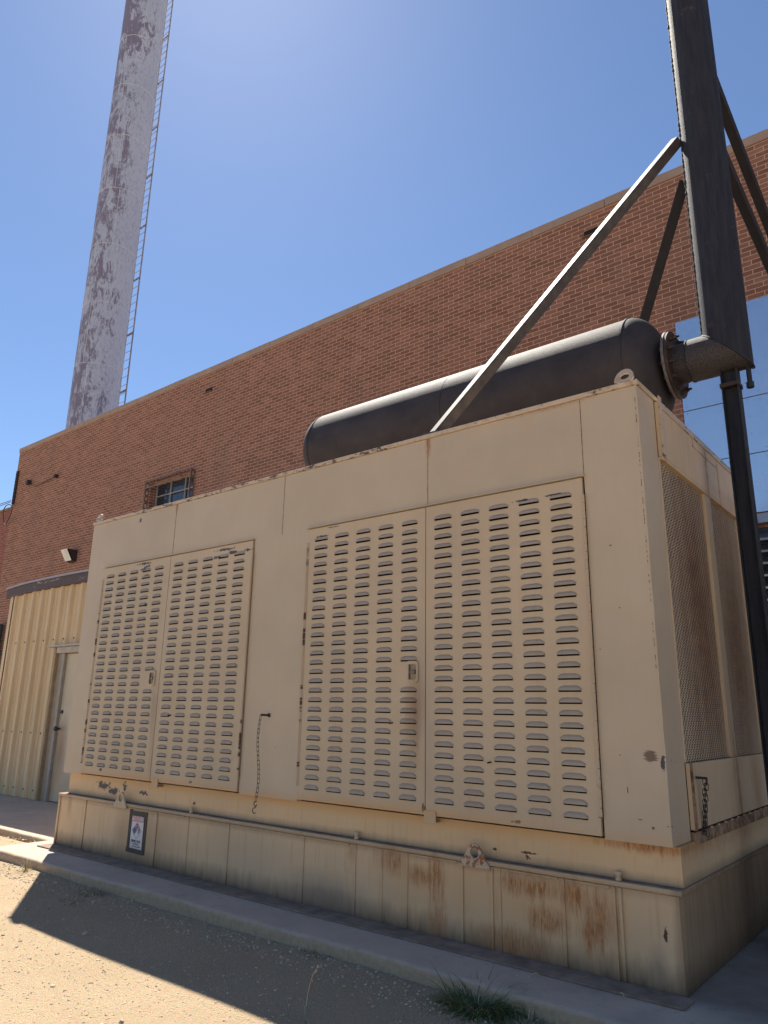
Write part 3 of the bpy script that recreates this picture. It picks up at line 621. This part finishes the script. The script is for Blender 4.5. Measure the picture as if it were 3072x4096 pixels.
# radiator end
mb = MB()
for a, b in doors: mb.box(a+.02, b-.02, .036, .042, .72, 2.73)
pieces(mb, 'added_dark_backing', M_dark, G)  # unseen black sheets, added so the louvre slots look dark
mb = MB(); mb.box(-.55, -.28, .10, DP-.10, ZB+.02, ZT-.10); mb.build('radiator_core', M_core, G)
mb = MB(); PX = .026
mb.box(.0015, PX, .302, 2.19, 2.90, ZT-.040)                       # upper panel
mb.build('upper_end_panel', M_side, G, bevel=.003)
mb = MB(); mb.box(PX+.001, PX+.008, .302, .352, 2.905, ZT-.002); mb.box(PX+.001, PX+.006, .352, 2.19, 3.235, 3.262)
mb.box(PX+.001, PX+.005, .98, 1.57, 3.165, 3.172); mb.box(PX+.001, PX+.005, .98, .987, 3.172, 3.234)
mb.box(PX+.001, PX+.0035, 1.29, 1.295, 2.905, 3.164); mb.box(PX+.001, PX+.0035, 1.575, 1.579, 2.905, 3.20)
mb.build('end_trim_strip', M_trimr, G)
mb = MB(); mb.box(-.02, PX, .302, 2.19, 2.878, 2.899); mb.box(-.02, .010, 2.10, 2.149, 1.085, 2.878); mb.box(-.02, .018, 1.205, 1.335, 1.085, 2.878)
mb.box(-.02, .006, .3015, .318, 1.085, 2.878)
mb.build('screen_frame', M_side, G, bevel=.003)
mb = MB(); mb.box(.0015, PX, .302, 1.283, .735, 1.083); mb.box(.0015, PX, 1.289, 2.19, .735, 1.083); mb.build('lower_end_panel', M_side, G, bevel=.004)
mb = MB(); mb.box(.0015, PX+.001, .302, 2.19, .662, .724); mb.box(PX+.001, PX+.009, .302, .325, .735, 1.083); mb.build('rusty_hinge_strip', M_rust, G)
mb = MB()
for i in range(12): y = .44+i*.145; mb.tube([(PX+.004, y, .727), (PX+.004, y+.018, .727)], .0055, 8)
pieces(mb, 'hinge_knuckle', M_side, G)
# expanded metal screens: zig-zag strands
t = NT('expanded_metal_paint'); sp = t.n('ShaderNodeSeparateXYZ', {0: t.P}); st = t.noise(1, 4, .6, t.scale(t.P, (10, 10, 1.5)))
f = t.m('MAXIMUM', t.spot((0, .90, 1.95), (.5, .36, .85), st, 1.8, .7), t.m('MAXIMUM', t.spot((0, 1.74, 1.9), (.5, .30, .9), st, 1.8, .7), t.m('MULTIPLY', t.spot((0, 1.6, 2.6), (.5, .3, .3), st, 1.6, .7), .5)))
M_mesh = t.out(t.mix(t.m('MULTIPLY', f, .85), (.56,.43,.29), t.mix(t.ramp(t.noise(9, 5, .8), .4, .62), (.17,.075,.035), (.36,.18,.08))), .55)
SW, LW = .0262, .0470
def screen(y0, y1, z0, z1):
    vs = []; fs = []; nseg = int((y1-y0)/(LW/2)); dy = (y1-y0)/nseg; nr = int((z1-z0)/SW); dz = (z1-z0)/nr
    tk, dp = .0030, .0013
    for r_ in range(nr*2):
        for s_ in range(nseg+1):
            base = z0+dz*(r_//2)+dz*.5
            off = (dz*.5 if s_ % 2 == 0 else 0)*(1 if r_ % 2 else -1)
            if (r_//2) % 2: off = (0 if s_ % 2 == 0 else dz*.5)*(1 if r_ % 2 else -1)
            z = base+off*.92; y = y0+dy*s_; sl_ = .0020
            vs += [(-.004+dp, y, z+tk-sl_), (-.004+dp, y, z-tk-sl_), (-.004-dp, y, z-tk+sl_), (-.004-dp, y, z+tk+sl_)]
        o = len(vs)-4*(nseg+1)
        for s_ in range(nseg):
            a = o+4*s_
            for q in range(4): fs.append((a+q, a+(q+1) % 4, a+4+(q+1) % 4, a+4+q))
    me = bpy.data.meshes.new('mesh_screen'); me.from_pydata(vs, [], fs); me.materials.append(M_mesh)
    o = bpy.data.objects.new('mesh_screen', me); COL.objects.link(o); o.parent = G
screen(.318, 1.205, 1.085, 2.878); screen(1.335, 2.10, 1.085, 2.878)
# skirt, tank, ledge
mb = MB(); mb.box(-L+.062, .022, .045, DP-.04, .486, .681); mb.build('base_skirt', M_skirt, G, bevel=.003)
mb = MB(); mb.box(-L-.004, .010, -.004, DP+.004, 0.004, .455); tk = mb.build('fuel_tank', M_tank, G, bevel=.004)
mb = MB(); mb.box(-L-.016, .030, -.018, DP+.02, .4575, .484); mb.build('tank_rim', M_tank, tk, bevel=.006)
mb = MB(); mb.box(-L-.010, .024, -.010, DP+.014, .4845, .4855); mb.build('rim_grime', M_ledge, tk)
mb = MB(); mb.box(-L-.02, .05, -.17, -.005, .0015, .012); mb.build('base_flange', M_ledge, tk, bevel=.003)
rb = MB()
for x, wd, dp in ((-6.09,.03,.012),(-5.60,.022,.009),(-4.45,.05,.010),(-3.99,.012,.006),(-3.48,.03,.008),(-2.64,.014,.006),(-2.145,.012,.006),(-1.91,.008,.004),(-1.703,.012,.006),(-1.283,.016,.010),(-1.075,.016,.010),(-1.02,.010,.005),(-.621,.022,.008),(-.325,.012,.010),(-.292,.016,.013)):
    rb.box(x-wd/2, x+wd/2, -.0045-dp, -.0045, .014, .455)
for x0, x1 in ((-4.42,-4.05),(-3.95,-3.5),(-3.42,-2.7),(-2.62,-2.2),(-1.0,-.65),(-.6,-.35),(-1.68,-1.32)): rb.box(x0, x1, -.0115, -.0045, .440, .4550)
pieces(rb, 'tank_rib', M_tank, tk, bevel=.003)
def lug(xc, zc, s_, name_mat, lab=None):
    N = 36; out = []; hol = []
    for q in range(N):
        a = 2*math.pi*q/N; c_, s2 = math.cos(a), math.sin(a)
        if s2 >= .2: ox, oz = .052*c_, .052*s2
        else:
            k_ = (.2-s2)/1.2; ox = math.copysign(.051+.055*min(1, k_*1.6), c_) if abs(c_) > .25 else c_*.42; oz = .01-.092*min(1., k_*1.45)
        out.append((xc+ox*s_, zc+oz*s_)); hol.append((xc+.029*c_*s_, zc+.029*s2*s_))
    m = MB(); m.plate(out, hol, -.034, -.0185)
    return m.build('lifting_lug', name_mat, tk, bevel=.003, label=lab)
lug(-4.985, .525, 1.0, M_lug); t = NT('rusted_lug'); M_lugr = t.out(t.mix(t.ramp(t.noise(26, 5, .7), .46, .52), (.30,.115,.05), (.52,.40,.27)), .75)
lug(-1.180, .520, 1.0, M_lugr, 'rust covered lifting lug')
mb = MB()
for x in (-3.99, -2.155, -.305): mb.lathe([(.4856,.016),(.500,.016),(.5005,.011),(.515,.011),(.5155,.019),(.530,.019),(.531,0)], (x, .012, 0), 'z', 14)
pieces(mb, 'bolt_stud', M_lug, tk, smooth=True)
for x0, fl in ((-.068, 1), (-6.0, 1)):    # roof lifting eyes
    N = 28; out = []; hol = []
    for q in range(N):
        a = 2*math.pi*q/N; c_, s2 = math.cos(a), math.sin(a)
        out.append((x0+(.062*c_ if c_ < 0 else .060*c_), ZT+.022+(.060*s2 if s2 > 0 else .022*s2) + .012*c_*(s2 > 0))); hol.append((x0+.004+.030*c_, ZT+.036+.018*s2))
    m = MB(); m.plate(out, hol, -.012, .006); m.build('roof_lifting_eye', plain('worn_eye_paint', (.45,.36,.27), .3, .2), G, bevel=.002)

# ------------------------------------------------------------------ danger sign (taped on the tank)
sg = thing('danger_sign', 'small white diesel fuel danger sign with black tape border stuck on the fuel tank', 'sign')
sx, sz = -4.712, .262; SYF = -.0065
def sq(m, x0, x1, z0, z1, y0, y1, mi=0): m.box(sx+x0, sx+x1, y0, y1, sz+z0, sz+z1, mi)
mb = MB(); mb.obox((sx, SYF-.0011, sz), (.137,0,0), (0,.001,0), (0,0,.170)); mb.obox((sx-.112, SYF-.0026, sz+.005), (.022,0,0), (0,.0004,0), (.002,0,.178)); mb.obox((sx+.115, SYF-.0026, sz-.004), (.019,0,0), (0,.0004,0), (0,0,.170)); mb.obox((sx+.002, SYF-.0036, sz+.152), (.136,0,0.002), (0,.0004,0), (0,0,.020)); mb.obox((sx-.004, SYF-.0036, sz-.156), (.140,0,-.002), (0,.0004,0), (0,0,.019))
mb.build('tape_border', M_tape, sg)
mb = MB(); sq(mb, -.100, .104, -.143, .142, SYF-.0030, SYF-.0022); mb.build('sign_plate', M_white, sg)
y_ = SYF-.0033
mb = MB(); sq(mb, -.090, .094, .088, .132, y_-.0003, y_); mb.build('header_band', M_red, sg)
mb = MB(); e = .0016
for a in ((-.092,.096,.132,.132+e),(-.092,.096,-.134,-.134+e),(-.092,-.092+e,-.134,.132),(.096-e,.096,-.134,.132),(-.092,.096,.086,.086+e)): sq(mb, a[0], a[1], a[2], a[3], y_-.0006, y_-.0004)
cz, hw, hh = .012, .068, .068
dm = [(0,hh),(hw,0),(0,-hh),(-hw,0)]
for (ax, az), (bx, bz) in list(zip(dm, dm[1:]+dm[:1]))+[((-hw/2,hh/2),(hw/2,-hh/2)),((-hw/2,-hh/2),(hw/2,hh/2))]:
    a = Vector((sx+ax, y_-.0012, sz+cz+az)); b = Vector((sx+bx, y_-.0012, sz+cz+bz)); d = (b-a)/2; nrm = Vector((-d.z,0,d.x)).normalized()*.0009
    mb.obox((a+b)/2, d, (0,.0002,0), nrm)
mb.build('line_work', M_black, sg)
def dia(cx, cz_, mat, nm):
    m = MB(); c_ = Vector((sx+cx, y_-.0006, sz+cz_)); h = hw/2
    m.add([c_+Vector((0,0,h)), c_+Vector((-h,0,0)), c_+Vector((0,0,-h)), c_+Vector((h,0,0))], [(0,1,2,3)]); m.build(nm, mat, sg)
dia(0, cz+hw/2, M_red, 'red_quarter'); dia(-hw/2, cz, M_blue, 'blue_quarter')
def text(s_, x, z, size, mat, nm, bold=0., sx_=1.0):
    cu = bpy.data.curves.new(nm, 'FONT'); cu.body = s_; cu.size = size; cu.align_x = 'CENTER'; cu.align_y = 'CENTER'; cu.offset = bold; cu.extrude = .0001
    tmp = bpy.data.objects.new('tmp', cu); COL.objects.link(tmp); bpy.context.view_layer.update()
    me = bpy.data.meshes.new_from_object(tmp.evaluated_get(bpy.context.evaluated_depsgraph_get())); bpy.data.objects.remove(tmp)
    for v in me.vertices: v.co = Vector((sx+x+v.co.x*sx_, y_-.0016-v.co.z, sz+z+v.co.y))
    me.materials.clear(); me.materials.append(mat); o = bpy.data.objects.new(nm, me); COL.objects.link(o); o.parent = sg
text('DANGER', .020, .110, .040, M_white, 'header_lettering', .0008, .88)
text('2', 0, cz+hw/2+.002, .050, M_black, 'digit_lettering', .0012, .85); text('0', hw/2+.001, cz+.001, .050, M_black, 'digit_lettering', .0012, .85); text('1', -hw/2, cz, .048, plain('faint_navy', (.02,.05,.16), .6), 'digit_lettering', .0003)
text('DIESEL FUEL', 0, -.076, .029, M_black, 'lettering', .0006, .95); text('NO SMOKING', -.002, -.099, .017, M_black, 'lettering', .0003, .9); text('NO OPEN FLAMES', .010, -.119, .017, M_black, 'lettering', .0003, .9)
mb = MB(); mb.add([(sx-.085,y_-.0016,sz+.094),(sx-.052,y_-.0016,sz+.094),(sx-.0685,y_-.0016,sz+.126)], [(0,1,2)]); mb.build('warning_triangle', M_white, sg)
mb = MB()
for z in (-.099, -.119): mb.lathe([(-.0016,.0055),(-.0016,.0035)], (sx-.076, y_, sz+z), 'y', 12)
mb.build('bullet_symbol', M_black, sg)
based(sg, (sx, SYF, sz-.17))

# ------------------------------------------------------------------ chains
def link(m, c, L_, W_, r, rot, tilt=0):
    pts = []
    for i in range(16):
        a = 2*math.pi*i/16; x = W_*math.cos(a); z = W_*math.sin(a)+(L_/2-W_)*(1 if math.sin(a) >= 0 else -1)
        v = Vector((x*math.cos(rot), x*math.sin(rot), z)); pts.append(Vector(c)+Matrix.Rotation(tilt, 3, 'Y') @ v)
    m.tube(pts, r, 6, closed=True)
hc = thing('hanging_chain', 'rusty chain with an S hook hanging between the two pairs of louvred doors', 'chain')
mb = MB(); mb.tube([(-3.085,-.002,1.290),(-3.115,-.065,1.292)], .008, 8); mb.tube([(-3.085,-.001,1.290),(-3.086,-.008,1.290)], .016, 8); mb.build('bolt', M_iron, hc)
mb = MB(); z = 1.270; i = 0; jr = random.Random(2)
while z > .66:
    link(mb, (-3.118-.016*math.sin(i*.35)-.0006*i, -.064+.0008*i, z), .040, .0085, .0019, (0.15 if i % 2 else 1.35)+jr.uniform(-.25,.25), jr.uniform(-.06,.06)); z -= .0335; i += 1
mb.build('chain_links', M_iron, hc, smooth=True)
mb = MB(); pts = []
for i in range(22):
    a = i/21
    if a < .5: th_ = R_(-60+a*2*330); pts.append((-3.138+.017*math.cos(th_+R_(-90)), -.045, .632+.019*math.sin(th_+R_(-90)))) if False else None
for i in range(13): a = R_(80+i*22); pts.append((-3.138+.016*math.cos(a), -.045, .633+.017*math.sin(a)))
for i in range(13): a = R_(150-i*24); pts.append((-3.142+.019*math.cos(a)*-1*-1, -.045, .590+.021*math.sin(a))) if False else None
for i in range(12): a = R_(70+i*22); pts.append((-3.146+.020*math.cos(a), -.045, .584+.020*math.sin(a)))
mb.tube(pts, .0034, 8); mb.build('hook', M_iron, hc, smooth=True); based(hc, (-3.13, -.05, .56))
sc = thing('looped_chain', 'dark chain looped double over a peg on the lower end panel beside the corner', 'chain')
mb = MB(); mb.tube([(.028,.385,1.005),(.085,.40,1.003)], .007, 8); mb.build('peg', M_iron, sc)
mb = MB()
for k_, (oy, n, dz) in enumerate(((.402, 9, .0), (.435, 10, .004))):
    z = .985
    for i in range(n):
        c_ = (.070-.0035*i, oy+(.0035 if k_ == 0 else -.001)*i+.004*math.sin(i*1.7+k_), z); link(mb, c_, .042, .0105, .0024, (1.5 if (i+k_) % 2 else .35), .1*math.sin(i+k_)); z -= .0290
link(mb, (.040,.436,.735), .044, .012, .0026, 1.3, .3); link(mb, (.045,.445,.715), .044, .012, .0026, .8, -.2)
mb.build('chain_links', M_iron, sc, smooth=True); based(sc, (.05, .42, .7))

# ------------------------------------------------------------------ exhaust silencer
YC, ZC2, RS = 1.224, 3.925, .445
si = thing('exhaust_silencer', 'long horizontal dark brown exhaust silencer drum lying above the generator roof', 'silencer')
def head(sg_, x):       # 2:1 dished end
    p = [(0, RS)]
    for i in range(1, 15):
        a = i/14*math.pi/2; p.append((sg_*.215*math.sin(a), max(.001, RS*math.cos(a)**.92)))
    return [(x+t_, r_) for t_, r_ in p]
mb = MB(); mb.lathe([(-3.60,RS),(-1.985,RS)], (0,YC,ZC2), 'x', 96); mb.lathe([(-1.979,RS),(-.372,RS)], (0,YC,ZC2), 'x', 96); mb.lathe([(-1.985,RS),(-1.982,RS-.006),(-1.979,RS)], (0,YC,ZC2), 'x', 96)
mb.build('shell', M_sil, si, smooth=True)
mb = MB(); mb.lathe(head(1, -.358), (0,YC,ZC2), 'x', 96); mb.lathe([(-.372,RS),(-.372,RS+.006),(-.358,RS+.006),(-.358,RS)], (0,YC,ZC2), 'x', 96); mb.build('end_cap', M_sil, si, smooth=True)
mb = MB(); mb.lathe(head(-1, -3.606), (0,YC,ZC2), 'x', 96); mb.lathe([(-3.60,RS),(-3.60,RS+.005),(-3.608,RS+.005),(-3.608,RS)], (0,YC,ZC2), 'x', 96); mb.build('end_cap', M_sil, si, smooth=True)
mb = MB(); mb.lathe([(-.20,.155),(-.115,.155)], (0,YC,ZC2), 'x', 48); mb.build('outlet_neck', M_sil, si, smooth=True)
mb = MB(); mb.lathe([(-.128,.10),(-.128,.262),(-.125,.266),(-.110,.266),(-.107,.262),(-.107,.10)], (0,YC,ZC2), 'x', 64); fl = mb.build('outlet_flange', M_flgl, si, smooth=True)
for x in (-3.1, -.9):
    mb = MB(); pts = [(x+dx, YC+(RS+.004)*math.cos(a), ZC2+(RS+.004)*math.sin(a)) for dx in (-.06,.06) for a in [R_(-150+i*10) for i in range(13)]]
    mb.add(pts, [(i, i+1, i+14, i+13) for i in range(12)]); mb.box(x-.06, x+.06, YC-.36, YC+.36, ZT-.004, ZC2-RS-.01+.04); mb.build('saddle', M_sil, si)
based(si, (-2.2, YC, ZT))

# ------------------------------------------------------------------ exhaust stack
xs_ = thing('exhaust_stack', 'black mitred exhaust pipe rising from the silencer outlet, tied back by four steel braces', 'exhaust stack')
XE, RP = .272, .161; N = 64
mb = MB(); o = 0
cut = [(XE+RP*math.cos(a), YC+RP*math.sin(a), ZC2-RP*math.cos(a)) for a in [2*math.pi*i/N for i in range(N)]]
hor = [(.015, YC+RP*math.sin(a), ZC2-RP*math.cos(a)) for a in [2*math.pi*i/N for i in range(N)]]
mb.add(hor+cut, [(i, (i+1) % N, N+(i+1) % N, N+i) for i in range(N)])
hp = mb.build('elbow_pipe', M_elb, xs_, smooth=True)
mb = MB(); top = [(XE+RP*math.cos(a), YC+RP*math.sin(a), 11.5) for a in [2*math.pi*i/N for i in range(N)]]
mb.add([(p[0], p[1], p[2]) for p in cut]+top, [(i, (i+1) % N, N+(i+1) % N, N+i) for i in range(N)]); mb.build('riser_pipe', M_stk, xs_, smooth=True)
mb = MB(); rw = random.Random(3)
mb.tube([Vector(p)+Vector((rw.uniform(-.002,.002),)*3) for p in cut], .008, 6, closed=True)      # mitre weld
mb.tube([(.015+rw.uniform(-.004,.004), YC+(RP-.002)*math.sin(2*math.pi*i/N), ZC2-(RP-.002)*math.cos(2*math.pi*i/N)) for i in range(N)], .007, 6, closed=True)
for i in range(150): z = 3.95+i*.05; p = (XE+RP*math.cos(R_(205)), YC+RP*math.sin(R_(205)), z); mb.lathe([(0,.001),(.02,.010+rw.uniform(-.003,.003)),(.048,.008+rw.uniform(-.003,.003)),(.05,.001)], p, 'z', 6)
mb.build('weld_bead', M_stk, xs_, smooth=True)
mb = MB(); mb.lathe([(-.085,.150),(-.045,.150),(.015,.152)], (0,YC,ZC2), 'x', 48); mb.build('neck', M_elb, xs_, smooth=True)
mb = MB(); mb.lathe([(-.105,.10),(-.105,.258),(-.102,.262),(-.088,.262),(-.085,.258),(-.085,.10)], (0,YC,ZC2), 'x', 64); fr = mb.build('flange', M_flg, xs_, smooth=True)
mb = MB()
for i in range(12):
    a = R_(15+30*i); y, z = YC+.215*math.cos(a), ZC2+.215*math.sin(a); mb.tube([(-.145,y,z),(-.040,y,z)], .010, 8); mb.tube([(-.085,y,z),(-.062,y,z)], .019, 6); mb.tube([(-.147,y,z),(-.1285,y,z)], .018, 6)
mb.build('flange_bolt', M_flg, fr)
mb = MB(); mb.tube([(.395,YC,3.80),(.395,YC,3.62)], .017, 12); mb.tube([(.395,YC,3.645),(.395,YC,3.605)], .026, 8); mb.tube([(.395,YC,3.80),(.395,YC,3.755)], .024, 12); mb.build('drain_pipe', M_stk, xs_)
M_brd = plain('dark_brace_paint', (.016,.015,.020), .75, 0, .3, 8, .1)
def angle_iron(p, q, wd, th_, theta, name='brace', mat=None):
    p, q = Vector(p), Vector(q); d = (q-p).normalized(); s1 = Vector((d.y, -d.x, 0)).normalized()
    u = s1.cross(d)
    if u.z < 0: u = -u
    n = u*math.cos(theta)+s1*math.sin(theta); e2 = -u*math.sin(theta)+s1*math.cos(theta)
    c = (p+q)/2; h = (q-p)/2; m = MB()
    m.obox(c+e2*(-wd/2), h, e2*(wd/2), n*(th_/2)); m.obox(c-n*(wd/2+th_/2+.0005)-e2*(th_/2), h, e2*(th_/2), n*(wd/2))
    return m.build(name, mat or M_brc, xs_, bevel=.002)
angle_iron((-1.535, .02, 3.300), (.115, 1.12, 5.84), .070, .009, R_(35))
angle_iron((-1.30, DP-.02, 3.300), (.12, 1.33, 5.55), .085, .009, R_(150), mat=M_brd)
angle_iron((.30, 1.36, 6.972), (.30, YW-.003, 6.37), .072, .009, R_(100), mat=M_brd)
angle_iron((.30, 1.36, 6.132), (.30, YW-.06, 5.75), .072, .009, R_(100), mat=M_brd)
mb = MB(); mb.obox((-1.535, .055, ZT+.012), (.07,0,0), (0,.05,0), (0,0,.008)); mb.build('brace_foot', M_brc, xs_)
based(xs_, (XE, YC, ZC2-RP))
# column
mb = MB(); x0, x1, ya, yb = .214, .326, YC-.055, YC+.055; zt = 3.775
mb.box(x0, x0+.008, ya, yb, .012, zt); mb.box(x1-.008, x1, ya, yb, .012, zt); mb.box(x0+.0085, x1-.0085, YC-.004, YC+.004, .012, zt)
cl = thing('support_column', 'black steel H section post standing under the exhaust elbow beside the generator', 'post')
mb.build('post', M_stk, cl, bevel=.002)
mb = MB(); mb.box(x0-.05, x1+.05, ya-.05, yb+.05, .0015, .0115); mb.build('base_plate', M_flg, cl)
mb = MB(); mb.box(x0-.008, x1+.008, ya-.008, yb+.008, 3.63, 3.66); mb.build('collar', M_flg, cl)
based(cl, (.27, YC, 0))

# ------------------------------------------------------------------ plants
def blade(m, base, az, ln, lean, wd, droop, seg=6):
    d = Vector((math.cos(az), math.sin(az), 0)); s_ = Vector((-d.y, d.x, 0)); p = Vector(base); ang = math.pi/2-lean; o = len(m.v)
    for i in range(seg+1):
        w_ = wd*(1-(i/seg)**1.6)+.0003; m.v += [tuple(p-s_*w_), tuple(p+s_*w_)]
        p = p+(d*math.cos(ang)+Vector((0,0,1))*math.sin(ang))*ln/seg; ang -= droop/seg
        if p.z < base[2]-.01: p.z = base[2]-.01
    for i in range(seg): m.f.append((o+2*i, o+2*i+1, o+2*i+3, o+2*i+2)); m.m.append(0)
def tuft(name, label, cat, c, n, rad, ln, mat, lean=(.1,1.1), droop=(.4,1.6), wd=.0026, seed=1, group=None, mat2=None, n2=0):
    r = random.Random(seed); m = MB()
    for i in range(n+n2):
        a = r.uniform(0, 6.28); q = rad*r.random()**.6; b = (c[0]+q*math.cos(a)*1.3, c[1]+q*math.sin(a), c[2]); o = len(m.f)
        blade(m, b, a+r.uniform(-.9,.9), r.uniform(*ln), r.uniform(*lean), wd*r.uniform(.6,1.4), r.uniform(*droop))
        if i >= n:
            for j in range(o, len(m.f)): m.m[j] = 1
    return tag(m.build(name, [mat, mat2 or mat], smooth=True), label, cat, group)
tuft('grass_tuft', 'big dark green grass tuft growing at the concrete edge below the rusty lifting lug', 'grass tuft', (-.83,-.585,-.085), 700, .12, (.06,.24), M_grass, (.5,1.5), (.5,2.0), .0024, 1, mat2=M_dry, n2=60)
tuft('grass_tuft', 'sparse low grass at the concrete edge just right of the big green tuft', 'grass tuft', (-.56,-.60,-.085), 150, .10, (.03,.10), M_grass, (.2,1.3), (.3,1.3), .0016, 2, mat2=M_dry, n2=60)
tuft('grass_tuft', 'tiny sunlit dry tuft against the concrete edge at the shadow boundary on the left', 'grass tuft', (-5.50,-.56,-.085), 34, .035, (.06,.15), M_dry, (.1,1.0), (.4,1.6), .0020, 4, mat2=M_grass, n2=8)
tuft('grass_tuft', 'bent pale weed beside the left end of the concrete pad', 'grass tuft', (-6.45,-.02,-.05), 7, .02, (.10,.16), M_grass, (.1,.5), (1.6,2.6), .0022, 5)
tuft('grass_tuft', 'dark flattened grass patch in the shade by the pad edge in front of the sign', 'grass tuft', (-4.35,-.60,-.085), 120, .12, (.02,.07), M_grass, (.5,1.4), (.2,1.), .0016, 6, mat2=M_dry, n2=70)
tuft('grass_tuft', 'small dark tuft at the pad edge in the shade, midway along the generator', 'grass tuft', (-1.98,-.55,-.085), 130, .07, (.02,.06), M_grass, (.4,1.4), (.2,1.), .0016, 8, mat2=M_dry, n2=30)
tuft('grass_tuft', 'faint flattened grass patch in the shade, farther out from the concrete edge', 'grass tuft', (-4.2,-.86,-.085), 90, .10, (.02,.05), M_grass, (.8,1.45), (.1,.8), .0014, 9, mat2=M_dry, n2=40)
wd_ = thing('dry_weed', 'single tall dry weed stalk with small seed heads at the shadow edge in front', 'weed')
mb = MB(); P = [(-1.384,-1.229,-.085),(-1.386,-1.229,-.05),(-1.392,-1.228,-.035),(-1.384,-1.226,-.028),(-1.380,-1.222,.02),(-1.372,-1.215,.07),(-1.362,-1.21,.10),(-1.350,-1.20,.122),(-1.340,-1.20,.140)]
mb.tube(P, [.0020,.0018,.0018,.0018,.0015,.0014,.0014,.0013,.0010], 6); mb.build('stalk', M_dry, wd_)
mb = MB()
for x, z, r in ((-1.338,.143,.005),(-1.341,.136,.004),(-1.350,.121,.005),(-1.346,.118,.004),(-1.355,.112,.004),(-1.371,.072,.0035)): mb.lathe([(-r,.0005),(-r*.5,r*.75),(0,r),(r*.5,r*.75),(r,.0005)], (x,-1.202,z), 'z', 8)
mb.build('seed_head', M_dry, wd_, smooth=True)
mb = MB(); blade(mb, (-1.36,-1.26,-.088), -.6, .16, .9, .004, 1.2, 10); mb.build('dead_leaf', M_dry, wd_); based(wd_, (-1.384,-1.229,-.085))
mb = MB()
for (x, y, h, l_) in ((-.42,-.60,.15,-.02),(-.385,-.60,.14,.0),(-.31,-.60,.16,.035),(-.35,-.64,.10,-.03),(-.40,-.62,.08,.03)):
    mb.tube([(x, y, -.09), (x+l_*.3, y, -.09+h*.5), (x+l_, y+.005, -.085+h)], [.0018,.0013,.0007], 5)
tag(mb.build('dry_stalks', M_dry), 'few thin dry upright stalks at the pad edge near the bottom right corner', 'weed')
for i, (x, y, a, ln, lab) in enumerate(((-.72,-.22,.4,.05,'small curled dead leaf on the pad against the tank flange, right of the grass tuft'),(-.25,-.20,-.6,.045,'pale twig lying on the tank flange near the front corner'),(-4.6,-.33,.2,.06,'thin pale straw lying on the pad below the danger sign'))):
    mb = MB(); z0 = .016 if y > -.21 else .006
    mb.tube([(x, y, z0), (x+ln*.5*math.cos(a), y+ln*.5*math.sin(a), z0+.012), (x+ln*math.cos(a), y+ln*math.sin(a), z0)], [.002,.0035,.0015], 5); tag(mb.build('fallen_twig', M_dry), lab, 'twig')
